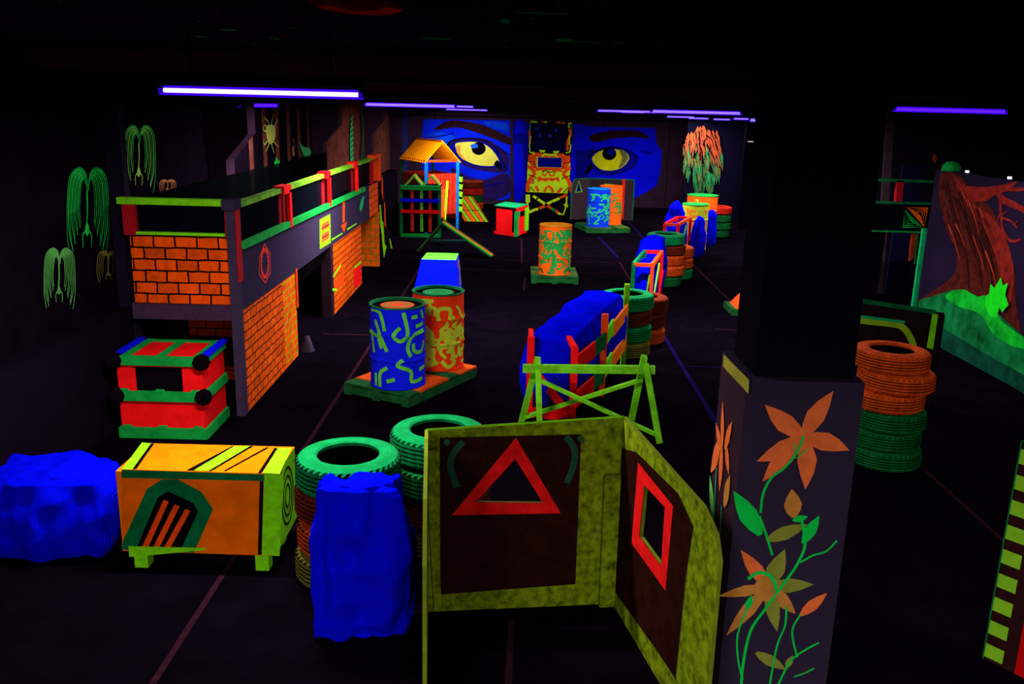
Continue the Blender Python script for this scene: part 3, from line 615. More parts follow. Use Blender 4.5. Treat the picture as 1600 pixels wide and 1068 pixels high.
for z, h in ((0, .1), (.36, .09), (.70, .085)):
    q = MB(); q.box(X0, X1, Y0-.01, Y0+.03, z, z+h, GRN); q.box(X1-.03, X1+.005, Y0+.03, Y1+.01, z, z+h, GRN); q.box(X0-.005, X0+.03, Y0+.03, Y1+.01, z, z+h, GRN)
    if z < .5:
        for x in (X0+.08, (X0+X1)/2, X1-.08): q.poly(Fr((0, Y0-.012, 0), (1, 0, 0), (0, 0, 1)), [(x-.05, z+h-.005), (x+.05, z+h-.005), (x+.035, z+h+.025), (x-.035, z+h+.025)], -.02, 0, GRN)
    q.build('band', t)
q = MB()
for x in (X0+.06, (X0+X1)/2-.03, X1-.1): q.box(x, x+.07, Y0, Y1, .765, .78, GRN)
q.box(X0+.06, X1-.03, Y1-.06, Y1, .765, .778, GRN); q.build('top_band', t)
for x in (X0+.01, X1-.01):
    q = MB(); q.beam((x, Y0+.05, .775), (x, Y1, .775), .06, .035, BLUE); q.build('blue_edge_strip', t)
    for z in (.74, .41):
        q = MB(); q.lathe([(.001, -.05), (.06, -.05), (.075, -.03), (.075, .03), (.06, .05), (.001, .05)], (0, 0, 0), INK, 8, smooth=False)
        q.v = [(x+a, Y0+.0+c, z+b) for a, b, c in q.v]; q.build('corner_cap', t)
# ------------------------------------------------------------------ orange chest
t = thing('chest', 'orange chest with green arch and three red bars, standing on lime legs', 'chest', (-2.04, 5.6, 0))
X0, X1, Y0, Y1, Z0, Z1 = -2.56, -1.52, 5.38, 5.88, .17, .70
q = MB(); q.box(X0, X1, Y0, Y1, Z0, Z1, ORG2, {3: LIME}); fr = facY(Y0)
DO = P('worn_orange', (250, 110, 0), var=.35, scale=5)
def FQ(pts, mt, c): q.poly(fr, fr.px(pts), None, c, mt)
FQ([(190, 733), (440, 740), (436, 868), (191, 860)], DO, .001)
FQ([(190, 733), (413, 741), (413, 751), (190, 746)], DGRN, .002)
FQ([(413, 738), (443, 741), (437, 868), (409, 866)], LIME, .002); FQ([(406, 751), (412, 751), (409, 866), (403, 866)], INK, .003)
FQ([(254, 748), (277, 748), (314, 767), (333, 795), (303, 863), (191, 858), (192, 845), (230, 763)], DGRN, .0025)
FQ([(263, 767), (302, 785), (310, 798), (280, 864), (212, 859), (247, 776)], INK, .0035)
for x in (258, 275, 292): FQ([(x-2, 780+(x-258)*.42), (x+6, 783+(x-258)*.42), (x-29, 861), (x-39, 861)], DORG, .0045)
fr = facZ(Z1)
FQ([(191, 733), (210, 733), (237, 693), (222, 691)], LIME, .002); FQ([(207, 733), (213, 733), (241, 693), (236, 693)], INK, .003)
FQ([(291, 735), (330, 736), (396, 697), (363, 697)], INK, .003); FQ([(303, 735), (326, 736), (391, 697), (367, 697)], LIME, .004)
FQ([(349, 736), (353, 736), (421, 699), (416, 699)], INK, .003); FQ([(403, 739), (409, 739), (434, 700), (429, 700)], INK, .003); FQ([(410, 739), (437, 740), (455, 700), (434, 700)], LIME, .002)
fr = facX(X1)
for r in (.2, .14, .08): q.stroke(fr, circ(5.64, .44, r*.75, r, 24), .02, .002, P('dark_olive_scroll', (40, 60, 14)), closed=True)
q.build('box', t)
for x in (X0+.06, X1-.17):
    q = MB(); q.box(x, x+.09, Y0+.02, Y0+.11, 0, Z0, LIME); q.build('leg', t)
    q = MB(); q.box(x, x+.09, Y1-.11, Y1-.02, 0, Z0, LIME); q.build('leg', t)
q = MB(); q.hexa([(X0+.04, Y0-.005, .09), (X0+.55, Y0-.005, .155), (X0+.55, Y0+.02, .155), (X0+.04, Y0+.02, .09), (X0+.04, Y0-.005, .17), (X0+.55, Y0-.005, .17), (X0+.55, Y0+.02, .17), (X0+.04, Y0+.02, .17)], LIME); q.build('skirt_board', t)
# ------------------------------------------------------------------ tyres
TC = {'green': P('rubber_green', (8, 138, 66), var=.35, scale=10, bump=.2), 'dark green': P('rubber_dark_green', (14, 110, 44), var=.5, scale=10, bump=.2), 'orange': P('rubber_orange', (225, 84, 22), var=.5, scale=10, bump=.2),
      'brown': P('rubber_brown', (112, 38, 18), var=.5, scale=10, bump=.2), 'olive': P('rubber_olive', (120, 120, 40), var=.5, scale=10, bump=.2), 'red': P('rubber_red', (215, 40, 24), var=.5, scale=10, bump=.2)}
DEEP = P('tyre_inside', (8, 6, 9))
TY = {}
def tyremesh(col, R=.34, W=.2):
    k = (col, R, W)
    if k in TY: return TY[k]
    q = MB(); h = W
    g = .006
    prof = [(R*.6, h*.16), (R*.585, h*.05), (R*.63, h*.0), (R*.8, .0), (R*.93, h*.07), (R*.985, h*.16)]
    n0 = len(prof)
    for i in range(5):
        z = h*(.2+.14*i); prof += [(R, z), (R, z+h*.095), (R-.016, z+h*.1), (R-.016, z+h*.14)]
    prof = prof[:-2]
    prof += [(R*.985, h*.84), (R*.93, h*.93), (R*.8, h), (R*.76, h*.985), (R*.74, h), (R*.63, h), (R*.585, h*.95), (R*.6, h*.84)]
    n1 = len(prof)
    def wob(i, j):
        if j in (n0-1, n1-8) and i % 2: return -.02
        if n0 <= j < n1-8 and i % 3 == 0 and (j-n0) % 4 < 2: return -.004
        return 0
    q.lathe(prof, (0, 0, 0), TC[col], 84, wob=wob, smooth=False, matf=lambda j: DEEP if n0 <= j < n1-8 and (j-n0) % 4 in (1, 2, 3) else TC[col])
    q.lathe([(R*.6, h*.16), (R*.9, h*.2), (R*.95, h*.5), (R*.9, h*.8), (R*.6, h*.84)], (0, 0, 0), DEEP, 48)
    me = q.build('tyre'); d = me.data; bpy.data.objects.remove(me); TY[k] = d; return d
def stack(x, y, spec, where, group, R=.34, W=.2, jig=.02, lean=(0, 0)):
    n = len(spec); r2 = random.Random(int(x*100+y*10))
    names = {1: ['only'], 2: ['top', 'bottom'], 3: ['top', 'middle', 'bottom'], 4: ['top', 'second from the top', 'third from the top', 'bottom'], 5: ['top', 'second from the top', 'middle', 'second from the bottom', 'bottom'],
             6: ['top', 'second from the top', 'third from the top', 'third from the bottom', 'second from the bottom', 'bottom']}[n]
    for i, c in enumerate(spec):
        k = n-1-i
        o = bpy.data.objects.new('tyre', tyremesh(c, R, W)); COL.objects.link(o)
        o.location = (x+lean[0]*k+r2.uniform(-jig, jig), y+lean[1]*k+r2.uniform(-jig, jig), k*(W+.001)); o.rotation_euler.z = r2.uniform(0, 6)
        tag(o, '%s tyre, %s %s' % (c, names[i], where.replace('behind the far five-tyre', 'behind the far five-tyre')), 'tyre', group)
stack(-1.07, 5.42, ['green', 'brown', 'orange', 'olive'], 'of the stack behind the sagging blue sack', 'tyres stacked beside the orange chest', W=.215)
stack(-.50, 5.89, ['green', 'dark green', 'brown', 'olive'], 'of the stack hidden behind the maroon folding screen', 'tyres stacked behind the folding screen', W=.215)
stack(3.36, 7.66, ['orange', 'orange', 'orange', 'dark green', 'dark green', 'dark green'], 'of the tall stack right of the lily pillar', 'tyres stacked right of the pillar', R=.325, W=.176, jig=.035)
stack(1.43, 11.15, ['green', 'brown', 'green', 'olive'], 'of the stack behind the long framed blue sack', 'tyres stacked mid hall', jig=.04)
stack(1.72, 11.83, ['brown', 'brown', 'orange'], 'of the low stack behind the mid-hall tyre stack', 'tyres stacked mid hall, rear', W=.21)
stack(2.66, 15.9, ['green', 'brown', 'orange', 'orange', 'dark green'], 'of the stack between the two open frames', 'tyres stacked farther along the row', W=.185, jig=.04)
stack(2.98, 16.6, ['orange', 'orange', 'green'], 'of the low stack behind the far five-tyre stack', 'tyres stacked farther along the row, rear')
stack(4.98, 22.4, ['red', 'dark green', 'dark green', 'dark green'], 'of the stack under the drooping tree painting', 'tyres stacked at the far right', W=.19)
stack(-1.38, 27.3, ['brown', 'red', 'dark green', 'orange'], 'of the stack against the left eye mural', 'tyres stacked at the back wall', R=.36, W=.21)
# ------------------------------------------------------------------ sacks
def sack(name, label, c, size, ang, mt, seed, fold=.03, rnd=.5, taper=0, sag=0, group=None, n=26, part=None, tiltz=0):
    bm = bmesh.new(); bmesh.ops.create_cube(bm, size=2)
    bmesh.ops.subdivide_edges(bm, edges=bm.edges[:], cuts=n, use_grid_fill=True)
    sx, sy, sz = [a/2 for a in size]; ca, sa = math.cos(ang), math.sin(ang)
    for v in bm.verts:
        q = v.co.copy(); s = q.normalized()*1.15
        q = q*(1-rnd)+s*rnd
        h = (q.z+1)/2; k = 1-taper*h+.12*math.sin(h*math.pi)
        x, y, z = q.x*sx*k, q.y*sy*k, q.z*sz
        nv = V((x*2.2+seed, y*2.2, z*1.1)); d = noise.noise(nv)*fold*2.2
        fn = noise.noise(V((x*9+seed, y*9, z*1.6)))*fold*.8+abs(noise.noise(V((x*4+seed, y*4, z*5+seed))))*fold*1.2
        aa = math.atan2(q.y*sx, q.x*sy); fn += fold*.45*(.5+.5*math.sin(aa*11+5*noise.noise(V((seed, h*1.7, aa*.6)))+h*3))*(1 if abs(q.z) < .98 else 0)
        dd = V((q.x, q.y, q.z*.35)).normalized()*(d-fn)
        x += dd.x; y += dd.y; z += dd.z*.8
        z += tiltz*q.x
        if h > .9: z += fold*1.1*(abs(q.x)**5)*(abs(q.y)**3)
        z -= sag*h*(1-abs(q.x))**2*sz
        z = max(z, -sz+.003*abs(noise.noise(nv)))
        if z < -sz*.85: x *= .96; y *= .96
        v.co = (x*ca-y*sa, x*sa+y*ca, z+sz)
    me = bpy.data.meshes.new(name); bm.to_mesh(me); bm.free()
    for p in me.polygons: p.use_smooth = True
    me.materials.append(mt); o = bpy.data.objects.new(name, me); COL.objects.link(o)
    md = o.modifiers.new('sub', 'SUBSURF'); md.levels = 1; md.render_levels = 1
    if part:
        o.parent = part; o.location = V(c)-V(part['_o'])
    else:
        o.location = c; tag(o, label, 'sack', group)
    return o
sack('woven_sack', 'upright blue woven sack sagging between the tyre stack and the folding screen', (-.86, 4.79, 0), (.55, .34, .95), .05, BAGB, 3.1, fold=.06, rnd=.2, taper=.12, n=40)
sack('woven_sack', 'long low blue sack lying in the shadow left of the orange chest', (-3.2, 5.76, 0), (.9, .6, .56), 0, BAGB, 8.7, fold=.05, rnd=.25, n=40)
# ------------------------------------------------------------------ drums and pallets
def drum(c, base, mark, strokes, lidm, label, R=.29, H=.88, rim=None, lidmark=None, notch=False):
    t = thing('oil_drum', label, 'drum', c)
    ribs = (.31, .59); cx, cy, cz = c
    def rad(z):
        for r in ribs:
            d = abs(z-r*H/.88*1.0)
            if d < .022: return R+.012*math.cos(d/.022*math.pi/2)
        return R
    zs = sorted({round(.02+i*.012, 4) for i in range(int((H-.04)/.012)+1)})
    prof = [(R*.9, .0), (R+.006, .0), (R+.006, .014)]+[(rad(z), z) for z in zs]+[(R+.004, H-.016)]
    q = MB(); q.lathe(prof, c, base, 56)
    face = math.atan2(-cy, -cx)   # toward the viewer
    for pts, wd in strokes:
        pts = smoothp(pts, False, 5) if len(pts) > 2 else [pts[0], tuple((V(pts[0])+V(pts[1]))/2), pts[1]]
        dens = []
        for a, b in zip(pts, pts[1:]):
            L = (V(b)-V(a)).length; nn = max(1, int(L/.02))
            dens += [tuple(V(a)+(V(b)-V(a))*i/nn) for i in range(nn)]
        dens.append(pts[-1]); Lp = []
        for i, p in enumerate(dens):
            d = V(dens[min(i+1, len(dens)-1)])-V(dens[max(i-1, 0)])
            if d.length < 1e-6: continue
            d.normalize(); w_ = V((-d.y, d.x))*wd/2
            row = []
            for k in (-1, -.33, .33, 1):
                s_, z_ = V(p)+w_*k; z_ = min(max(z_, .02), H-.03); an = face+s_/R
                rr = rad(z_)+.002; row.append((cx+rr*math.cos(an), cy+rr*math.sin(an), cz+z_))
            Lp.append(row)
        vs = [x for r in Lp for x in r]
        q.add(vs, [(4*i+k, 4*i+k+1, 4*i+k+5, 4*i+k+4) for i in range(len(Lp)-1) for k in range(3)], mark, True)
    if notch:
        for s0 in (-.3, .3):
            vs = [(cx+(R+.004)*math.cos(face+(s0+a)/R), cy+(R+.004)*math.sin(face+(s0+a)/R), cz+z) for a, z in circ(0, .0, .09, .11, 16, 0, math.pi)+[(-.09, 0)]]
            q.add(vs, [tuple(range(len(vs)))], INK)
    q.build('shell', t)
    q = MB(); q.lathe([(R-.002, H-.02), (R+.008, H-.014), (R+.01, H-.004), (R+.002, H+.003), (R-.012, H), (R-.014, H-.03), (.001, H-.026)], c, rim or lidm, 56, matf=lambda j: (rim or lidm) if j < 5 else lidm)
    lidp = q.build('lid', t)
    q = MB()
    if lidmark: q.disc((cx, cy, cz+H-.022), R*.62, lidmark)
    if lidmark and rim:
        for r_ in (.1, .14): q.stroke(facZ(cz+H), circ(cx, cy, r_, r_, 20), .015, -.020, GRN, closed=True)
    if lidmark: q.build('painted_ring', lidp)
    return t
def C2(px, py, cx=370, hw=170, y0=945, k=505/.88): # crop pixels -> (arc, height) on the near blue drum
    return (.29*math.asin(max(-.97, min(.97, (px-cx)/hw))), (y0-py)/k)
bs = [[(212, 465), (262, 470), (292, 580)], [(236, 520), (262, 600), (305, 705)], [(205, 598), (275, 622)], [(255, 630), (272, 690)], [(405, 465), (425, 550), (428, 605), (385, 640), (345, 605), (385, 555)], [(455, 500), (490, 498)], [(512, 465), (525, 520)], [(480, 558), (525, 550)],
      [(525, 590), (462, 612), (430, 680), (450, 740)], [(465, 660), (472, 710), (515, 718), (528, 660)], [(400, 755), (368, 790), (448, 830), (455, 895), (518, 892)], [(500, 830), (532, 825)], [(235, 850), (235, 930)], [(260, 930), (262, 845), (305, 805)], [(300, 892), (350, 875)], [(215, 612), (226, 725)]]
def maze(seed, n, H=.86, amp=.4):
    r = random.Random(seed); out = []
    for i in range(n):
        x, z = r.uniform(-amp, amp), r.uniform(.08, H-.1); pts = [(x, z)]; a = r.choice([0, .8, 1.57, 2.36, 3.14, -.8, -1.57])
        for k in range(r.choice([1, 2, 3])):
            L = r.uniform(.06, .14); x += L*math.cos(a); z = min(max(z+L*math.sin(a), .05), H-.05); pts.append((x, z)); a += r.choice([-.8, .8, 1.57, -1.57])
        out.append((pts, r.uniform(.03, .045)))
    return out
BARB = P('drum_blue', (14, 28, 235), var=.25); BARO = P('drum_red_orange', (255, 62, 12), var=.3); BARR = P('drum_orange', (255, 104, 18), var=.3); BAZ = P('drum_azure', (14, 60, 225), var=.4)
SPL = P('sprayed_lime', (100, 215, 50), var=.4); SPG2 = P('sprayed_green', (30, 165, 66), var=.4); SPY = P('sprayed_yellow_lime', (196, 225, 40), var=.3)
def pallet(cx, cy, L, W_, ang, label, mt, mt2, H=.13):
    t = thing('pallet', label, 'pallet', (cx, cy, 0)); ca, sa = math.cos(ang), math.sin(ang)
    def T(x, y, z): return (cx+x*ca-y*sa, cy+x*sa+y*ca, z)
    def bx(q, x0, x1, y0, y1, z0, z1, m_): q.hexa([T(x0, y0, z0), T(x1, y0, z0), T(x1, y1, z0), T(x0, y1, z0), T(x0, y0, z1), T(x1, y0, z1), T(x1, y1, z1), T(x0, y1, z1)], m_)
    for y in (-W_/2+.05, 0, W_/2-.05):
        q = MB(); bx(q, -L/2, L/2, y-.045, y+.045, .0, H-.024, mt2); q.build('stringer', t)
    n = 7; bw = L/n
    for i in range(n):
        q = MB(); x = -L/2+bw*i; bx(q, x+.008, x+bw-.008, -W_/2, W_/2, H-.022, H, mt if i % 4 else mt2); q.build('deck_board', t)
    for x in (-L/2+.004, L/2-.004):
        q = MB(); bx(q, x-.006, x+.006, -W_/2, W_/2, .02, H-.03, mt2); q.build('end_board', t)
PO = P('worn_orange_pallet', (225, 84, 14), var=.5, scale=6); PG = P('worn_green_pallet', (26, 92, 40), var=.6, scale=6); PGO = P('green_orange_pallet', (70, 110, 34), var=.6, scale=5)
pallet(-1.12, 9.58, 1.34, .86, math.radians(61), 'wooden pallet splashed orange and green under the blue and red drums', PO, PG)
drum((-1.24, 9.24, .131), BARB, SPL, [([C2(*p) for p in s], .040) for s in bs], INK, 'blue oil drum with sprayed lime strokes, front drum on the splashed pallet', rim=DGRN, lidmark=DORG)
drum((-.87, 9.96, .131), BARO, SPY, maze(5, 60), INK, 'red-orange oil drum with yellow-lime maze lines behind the blue drum', rim=DGRN, lidmark=DGRN)
pallet(.70, 16.2, 1.05, .84, math.radians(90), 'green pallet under the single orange drum in the middle of the floor', PGO, PG)
drum((.70, 16.06, .131), BARR, SPG2, maze(11, 75), P('drum_yellow_orange_lid', (220, 140, 14), var=.4), 'orange oil drum covered in green maze strokes, alone mid floor', notch=True)
pallet(2.2, 23.1, 1.15, 1.1, math.radians(12), 'green pallet under the azure and orange drums near the dark barricade', PGO, PG)
drum((2.06, 22.86, .131), BAZ, P('sprayed_aqua', (40, 200, 110), var=.3), maze(21, 40), CYAN, 'azure oil drum with green leaf strokes, front drum before the dark barricade', H=.95)
drum((2.42, 23.4, .131), BARR, SPG2, maze(31, 24), ORG, 'orange oil drum peeking out behind the azure drum', H=.98)
drum((4.0, 20.25, 0), P('drum_yellow_green', (176, 190, 30), var=.35), P('sprayed_orange', (235, 110, 20)), maze(41, 50, .96, .46), SPG2, 'lime and orange striped oil drum at the far end of the sack row', H=1.02)
drum((4.42, 21.6, 0), BARR, SPY, maze(43, 40, 1.05, .5), GRN, 'taller orange drum with green lid behind the lime and orange one', R=.36, H=1.1)
sack('woven_sack', 'small blue sack bulging right of the far orange drums', (4.50, 20.82, 0), (.24, .28, .8), 0, BAGB, 5.5, fold=.05, rnd=.6, n=12)
# ------------------------------------------------------------------ wedge box (blue)
t = thing('wedge_box', 'blue flared box with lime green top behind the two drums', 'box', (-1.2, 13.7, 0)); q = MB()
B = [(-1.6, 13.2, 0), (-.84, 13.2, 0), (-.84, 14.2, 0), (-1.6, 14.2, 0)]; T4 = [(-1.42, 13.3, .79), (-.90, 13.3, .79), (-.90, 13.95, .79), (-1.40, 13.95, .79)]
q.hexa(B+T4, BLUE, {1: P('lime_blotched', (90, 200, 50), var=.5)})
fr = Fr(B[1], V(B[2])-V(B[1]), V(T4[1])-V(B[1]))
q.build('box', t); q = MB()
for pts in ([(.3, .65), (.5, .75), (.6, .5), (.4, .4), (.55, .25)], [(.7, .7), (.75, .3)]): q.stroke(fr, pts, .05, .004, P('peach_stroke', (220, 150, 90)))
q.stroke(fr, [(.5, .12), (.8, .6)], .04, .005, SPG2); q.build('painted_strokes', t)
# ------------------------------------------------------------------ folding screen in front
t = thing('folding_screen', 'maroon three-leaf folding screen with mottled olive border, red triangle and red-edged window', 'screen', (.1, 4.9, 0))
Zt = 1.2; A = V((-.5, 4.95, 0)); Bp = V((.67, 5.1, 0))
fr = Fr(A, Bp-A, (0, 0, 1)); L = (Bp-A).length
q = MB(); hole = fr.px([(805, 716), (848, 785), (743, 784)])
q.poly(fr, [(0, 0), (L, 0), (L, Zt+.06), (0, Zt)], -.02, 0, OLIVE, holes=[hole], side=P('olive_brown_edge', (70, 60, 20), var=.5))
inner = fr.px([(687, 683), (908, 678), (899, 912), (688, 928)]); q.poly(fr, inner, None, .002, MAR, holes=[hole])
q.poly(fr, fr.px([(806, 683), (876, 801), (706, 804)]), None, .004, P('screen_red', (240, 26, 24), var=.4, scale=12), holes=[hole])
ARC = P('screen_teal_arc', (32, 82, 52), var=.4, scale=14)
q.stroke(fr, fr.px(smoothp([(724, 689), (708, 708), (704, 730), (714, 760)], False, 5)), .04, .006, ARC); q.poly(fr, fr.px(ell(698, 690, 5, 5, 12)), None, .006, ARC)
q.stroke(fr, fr.px(smoothp([(884, 681), (897, 700), (896, 725), (885, 754)], False, 5)), .04, .006, ARC); q.poly(fr, fr.px(ell(907, 685, 5, 5, 12)), None, .006, ARC)
q.stroke(fr, [(0, Zt), (L, Zt+.06)], .012, .001, LIME); LEAF = q.build('centre_leaf', t)
q = MB(); e = fr.px([(943, 740), (968, 738), (958, 950), (934, 952)]); q.poly(fr, e, 0, .04, OLIVE); q.build('batten', LEAF)
q = MB(); e = fr.px([(664, 700), (678, 700), (690, 950), (678, 950)]); q.poly(fr, e, 0, .03, OLIVE); q.build('batten', LEAF)
W2 = V((.97, 3.74, 0)); f2 = Fr(W2, Bp-W2, (0, 0, 1)); Lw = (Bp-W2).length; f2 = Fr(Bp, W2-Bp, (0, 0, 1)); f2 = Fr(W2, Bp-W2, (0, 0, 1))
# n of f2 must face the viewer side (-X)
q = MB(); n1 = -1 if f2.n.x > 0 else 1
def w2(pts): return f2.px(pts)
hole = w2([(1008, 757), (1040, 792), (1034, 884), (1000, 837)]); outer = [(0, 0), (Lw, 0), (Lw, Zt+.06), (.22, Zt+.02), (.06, Zt-.05), (0, Zt-.16)]
c_in = (0, .02) if n1 < 0 else (-.02, 0); sgn = -1 if n1 < 0 else 1
def both(pts, c, mt, holes=()):
    q.poly(f2, pts, None, c*sgn, mt, holes=holes)
q.poly(f2, outer, c_in[0], c_in[1], OLIVE, holes=[hole], side=P('lime_edge', (110, 130, 26), var=.4))
both(w2([(995, 706), (1060, 770), (1084, 822), (1072, 900), (1056, 1060), (1030, 1020), (962, 925), (972, 700)]), .003, MAR, [hole])
both(w2([(998, 722), (1053, 790), (1041, 922), (988, 848)]), .005, P('screen_red', (1, 1, 1)), [hole])
q.build('right_leaf', t)
q = MB(); e = V((-.383, 3.7, 0)); f3 = Fr(e, A-e, (0, 0, 1)); L3 = (A-e).length
q.poly(f3, [(0, 0), (L3, 0), (L3, Zt), (.3, Zt), (.0, Zt-.2)], -.01, .01, OLIVE, side=P('lime_edge', (1, 1, 1)))
q.poly(f3, [(.06, .1), (L3-.06, .1), (L3-.06, Zt-.1), (.3, Zt-.1), (.06, Zt-.28)], None, .013 if f3.n.x < 0 else -.013, RED)
q.build('left_leaf', t)
# ------------------------------------------------------------------ sawhorse
t = thing('sawhorse', 'lime green timber sawhorse with crossed braces behind the folding screen', 'sawhorse', (.75, 8.17, 0)); SH = P('sawhorse_lime', (120, 225, 30), var=.5, scale=8)
for nm, a, b, wd, hd in [('top_rail', (.09, 8.12, .655), (1.34, 8.15, .665), .05, .075), ('leg', (.09, 8.38, 0), (.23, 8.17, .74), .055, .075), ('leg', (.27, 7.96, 0), (.23, 8.16, .74), .055, .075),
      ('leg', (1.17, 8.38, 0), (1.24, 8.19, .78), .055, .075), ('leg', (1.40, 7.96, 0), (1.25, 8.16, .72), .055, .075), ('brace', (.25, 8.1, .55), (1.37, 8.03, .06), .03, .06), ('brace', (1.24, 8.21, .55), (.13, 8.32, .1), .03, .06)]:
    q = MB(); q.beam(a, b, wd, hd, SH, up=(0, 1, 0) if nm != 'top_rail' else (0, 0, 1)); q.build(nm, t)
# ------------------------------------------------------------------ framed sacks
def member(t, nm, a, b, mt, wd=.05, hd=.05): q = MB(); q.beam(a, b, wd, hd, mt); q.build(nm, t)
t = thing('timber_frame', 'long timber side frame with red, green and orange boards holding the big blue sack', 'frame', (.75, 9.5, 0))
p0, p1, p2 = V((.6, 8.5, 0)), V((.97, 9.35, 0)), V((1.34, 10.55, 0))
member(t, 'post', p0, p0+V((0, 0, .77)), RED, .07, .07); member(t, 'post', (.17, 8.6, 0), (.17, 8.6, .84), RED, .07, .05); member(t, 'post', p1, p1+V((.0, 0, .92)), DORG, .07, .05); member(t, 'post', p2, p2+V((0, 0, 1.02)), LIME, .06, .06)
member(t, 'top_bar', (.17, 8.6, .82), (.17, 8.85, .84), RED); member(t, 'top_bar', p0+V((0, 0, .76)), p0+V((-.05, .25, .80)), RED)
for z in (.22, .60):
    for k, mt in ((0, RED), (1, DGRN)):
        a = p0+(p1-p0)*(.6*k); b = p0+(p1-p0)*(.6 if k == 0 else 1); z0 = z+.02*k; member(t, 'side_board', a+V((.02, 0, z0)), b+V((.02, 0, z0+.02)), mt, .025, .17)
    for k, mt in ((0, LIME), (1, ORG2)):
        a = p1+(p2-p1)*(.3*k); b = p1+(p2-p1)*(.3 if k == 0 else 1); member(t, 'side_board', a+V((.02, 0, z+.06)), b+V((.02, 0, z+.1)), mt, .025, .17)
member(t, 'brace', (.2, 8.56, .52), (.55, 8.5, .1), RED, .03, .08); member(t, 'bottom_board', (.17, 8.58, .06), (.6, 8.5, .06), RED, .04, .1)
an = math.atan2(10.45-8.7, 1.1-.38)
sack('woven_sack', 'huge blue sack leaning along the red and orange timber frame', (.70, 9.58, 0), (1.95, .50, .9), an, BAGB, 1.3, fold=.02, rnd=.3, tiltz=.09, n=36)
def openframe(a, b, wd, H, mats, label, sacks):
    t = thing('timber_frame', label, 'frame', ((a[0]+b[0])/2, (a[1]+b[1])/2, 0)); d = V((b[0]-a[0], b[1]-a[1], 0)); r = V((1, -.06, 0))*wd
    a0 = V((a[0], a[1], 0)); b0 = V((b[0], b[1], 0)); h = V((0, 0, H))
    for p_, mt in ((a0, mats[0]), (a0+r, mats[1]), (b0, mats[0]), (b0+r, mats[2])): member(t, 'post', p_, p_+h, mt, .05, .06)
    member(t, 'top_rail', a0+h, b0+h, mats[0], .05, .06); member(t, 'top_rail', a0+r+h, b0+r+h, mats[3], .05, .06)
    member(t, 'cross_bar', a0+h, a0+r+h, mats[3]); member(t, 'cross_bar', b0+h, b0+r+h, mats[2])
    member(t, 'side_brace', a0+r+V((.03, .05, .1)), a0+r+d*.55+V((.03, 0, H-.1)), LIME, .02, .07); member(t, 'side_brace', a0+r+d*.5+V((.03, 0, .05)), b0+r+d*.1+V((.03, 0, H*.6)), mats[2], .02, .08); member(t, 'front_brace', a0+r*.9+V((0, 0, H-.15)), a0+r*.6+V((0, 0, .1)), LIME, .02, .05)
    for s in sacks: sack(*s[:-1], **s[-1])
openframe((1.72, 12.95), (2.05, 14.2), .27, .85, (DGRN, DORG, RED, DORG), 'open green and red timber frame around a blue sack, mid row',
  [('woven_sack', 'blue sack standing inside the open green and red frame', (2.03, 13.6, 0), (1.25, .24, .8), math.atan2(1.25, .33), BAGB, 4.4, dict(fold=.02, rnd=.3, n=16)),
   ('woven_sack', 'tall rounded blue sack behind the mid-row timber frame', (2.30, 14.9, 0), (1.05, .38, 1.02), math.atan2(1.25, .33), BAGB, 6.1, dict(fold=.04, rnd=.5, n=16))])
openframe((2.93, 17.75), (3.4, 19.0), .26, .85, (RED, RED, RED, DORG), 'open red and orange timber frame around a blue sack, farther down the row',
  [('woven_sack', 'blue sack inside the far red and orange frame', (3.3, 18.35, 0), (1.2, .23, .8), math.atan2(1.25, .45), BAGB, 9.4, dict(fold=.02, rnd=.3, n=14)),
   ('woven_sack', 'peaked blue sack rising behind the far red frame', (3.46, 19.55, 0), (.66, .4, 1.12), math.atan2(1.25, .4), BAGB, 2.6, dict(fold=.08, rnd=.7, taper=.35, n=14)),
   ('woven_sack', 'slim pointed blue sack standing just in front of the lime and orange drum', (3.86, 19.0, 0), (.7, .22, .9), math.atan2(1.25, .4), BAGB, 7.7, dict(fold=.05, rnd=.5, n=14))])
# ------------------------------------------------------------------ far centre objects
t = thing('crate', 'upright red box with green lid and green corner boards near the mask panel', 'crate', (-.15, 22, 0))
c4 = [V((-.55, 21.95, 0)), V((-.02, 21.5, 0)), V((.26, 22.35, 0)), V((-.3, 22.8, 0))]; h = V((0, 0, .68))
q = MB(); q.hexa(c4+[c+h for c in c4], RED)
fa = Fr(c4[0], c4[1]-c4[0], (0, 0, 1)); fb_ = Fr(c4[1], c4[2]-c4[1], (0, 0, 1)); La = (c4[1]-c4[0]).length; Lb = (c4[2]-c4[1]).length
q.rect(fa, 0, .06, .08, .68, .002, INK); q.rect(fa, La-.12, La-.03, .1, .68, .002, INK); q.rect(fa, 0, La, .63, .68, .003, INK)
q.rect(fb_, .3, .7, .45, .57, .002, INK); q.build('box', t)
q = MB(); q.hexa([c+h+V((0, 0, .002)) for c in c4]+[c+h+V((0, 0, .02)) for c in c4], MINT); q.build('lid', t)
q = MB(); q.poly(fa, [(La-.04, 0), (La+.01, 0), (La+.01, .6), (La-.04, .6)], 0, .02, GRN); q.poly(fb_, [(0, 0), (.2, 0), (.14, .25), (.14, .42), (.22, .46), (.22, .6), (0, .6)], 0, .02, GRN); q.build('corner_board', t)
q = MB(); q.poly(fb_, [(Lb-.25, .06), (Lb+.02, .06), (Lb+.02, .62), (Lb-.25, .62)], 0, .03, LIME); q.build('corner_board', t)
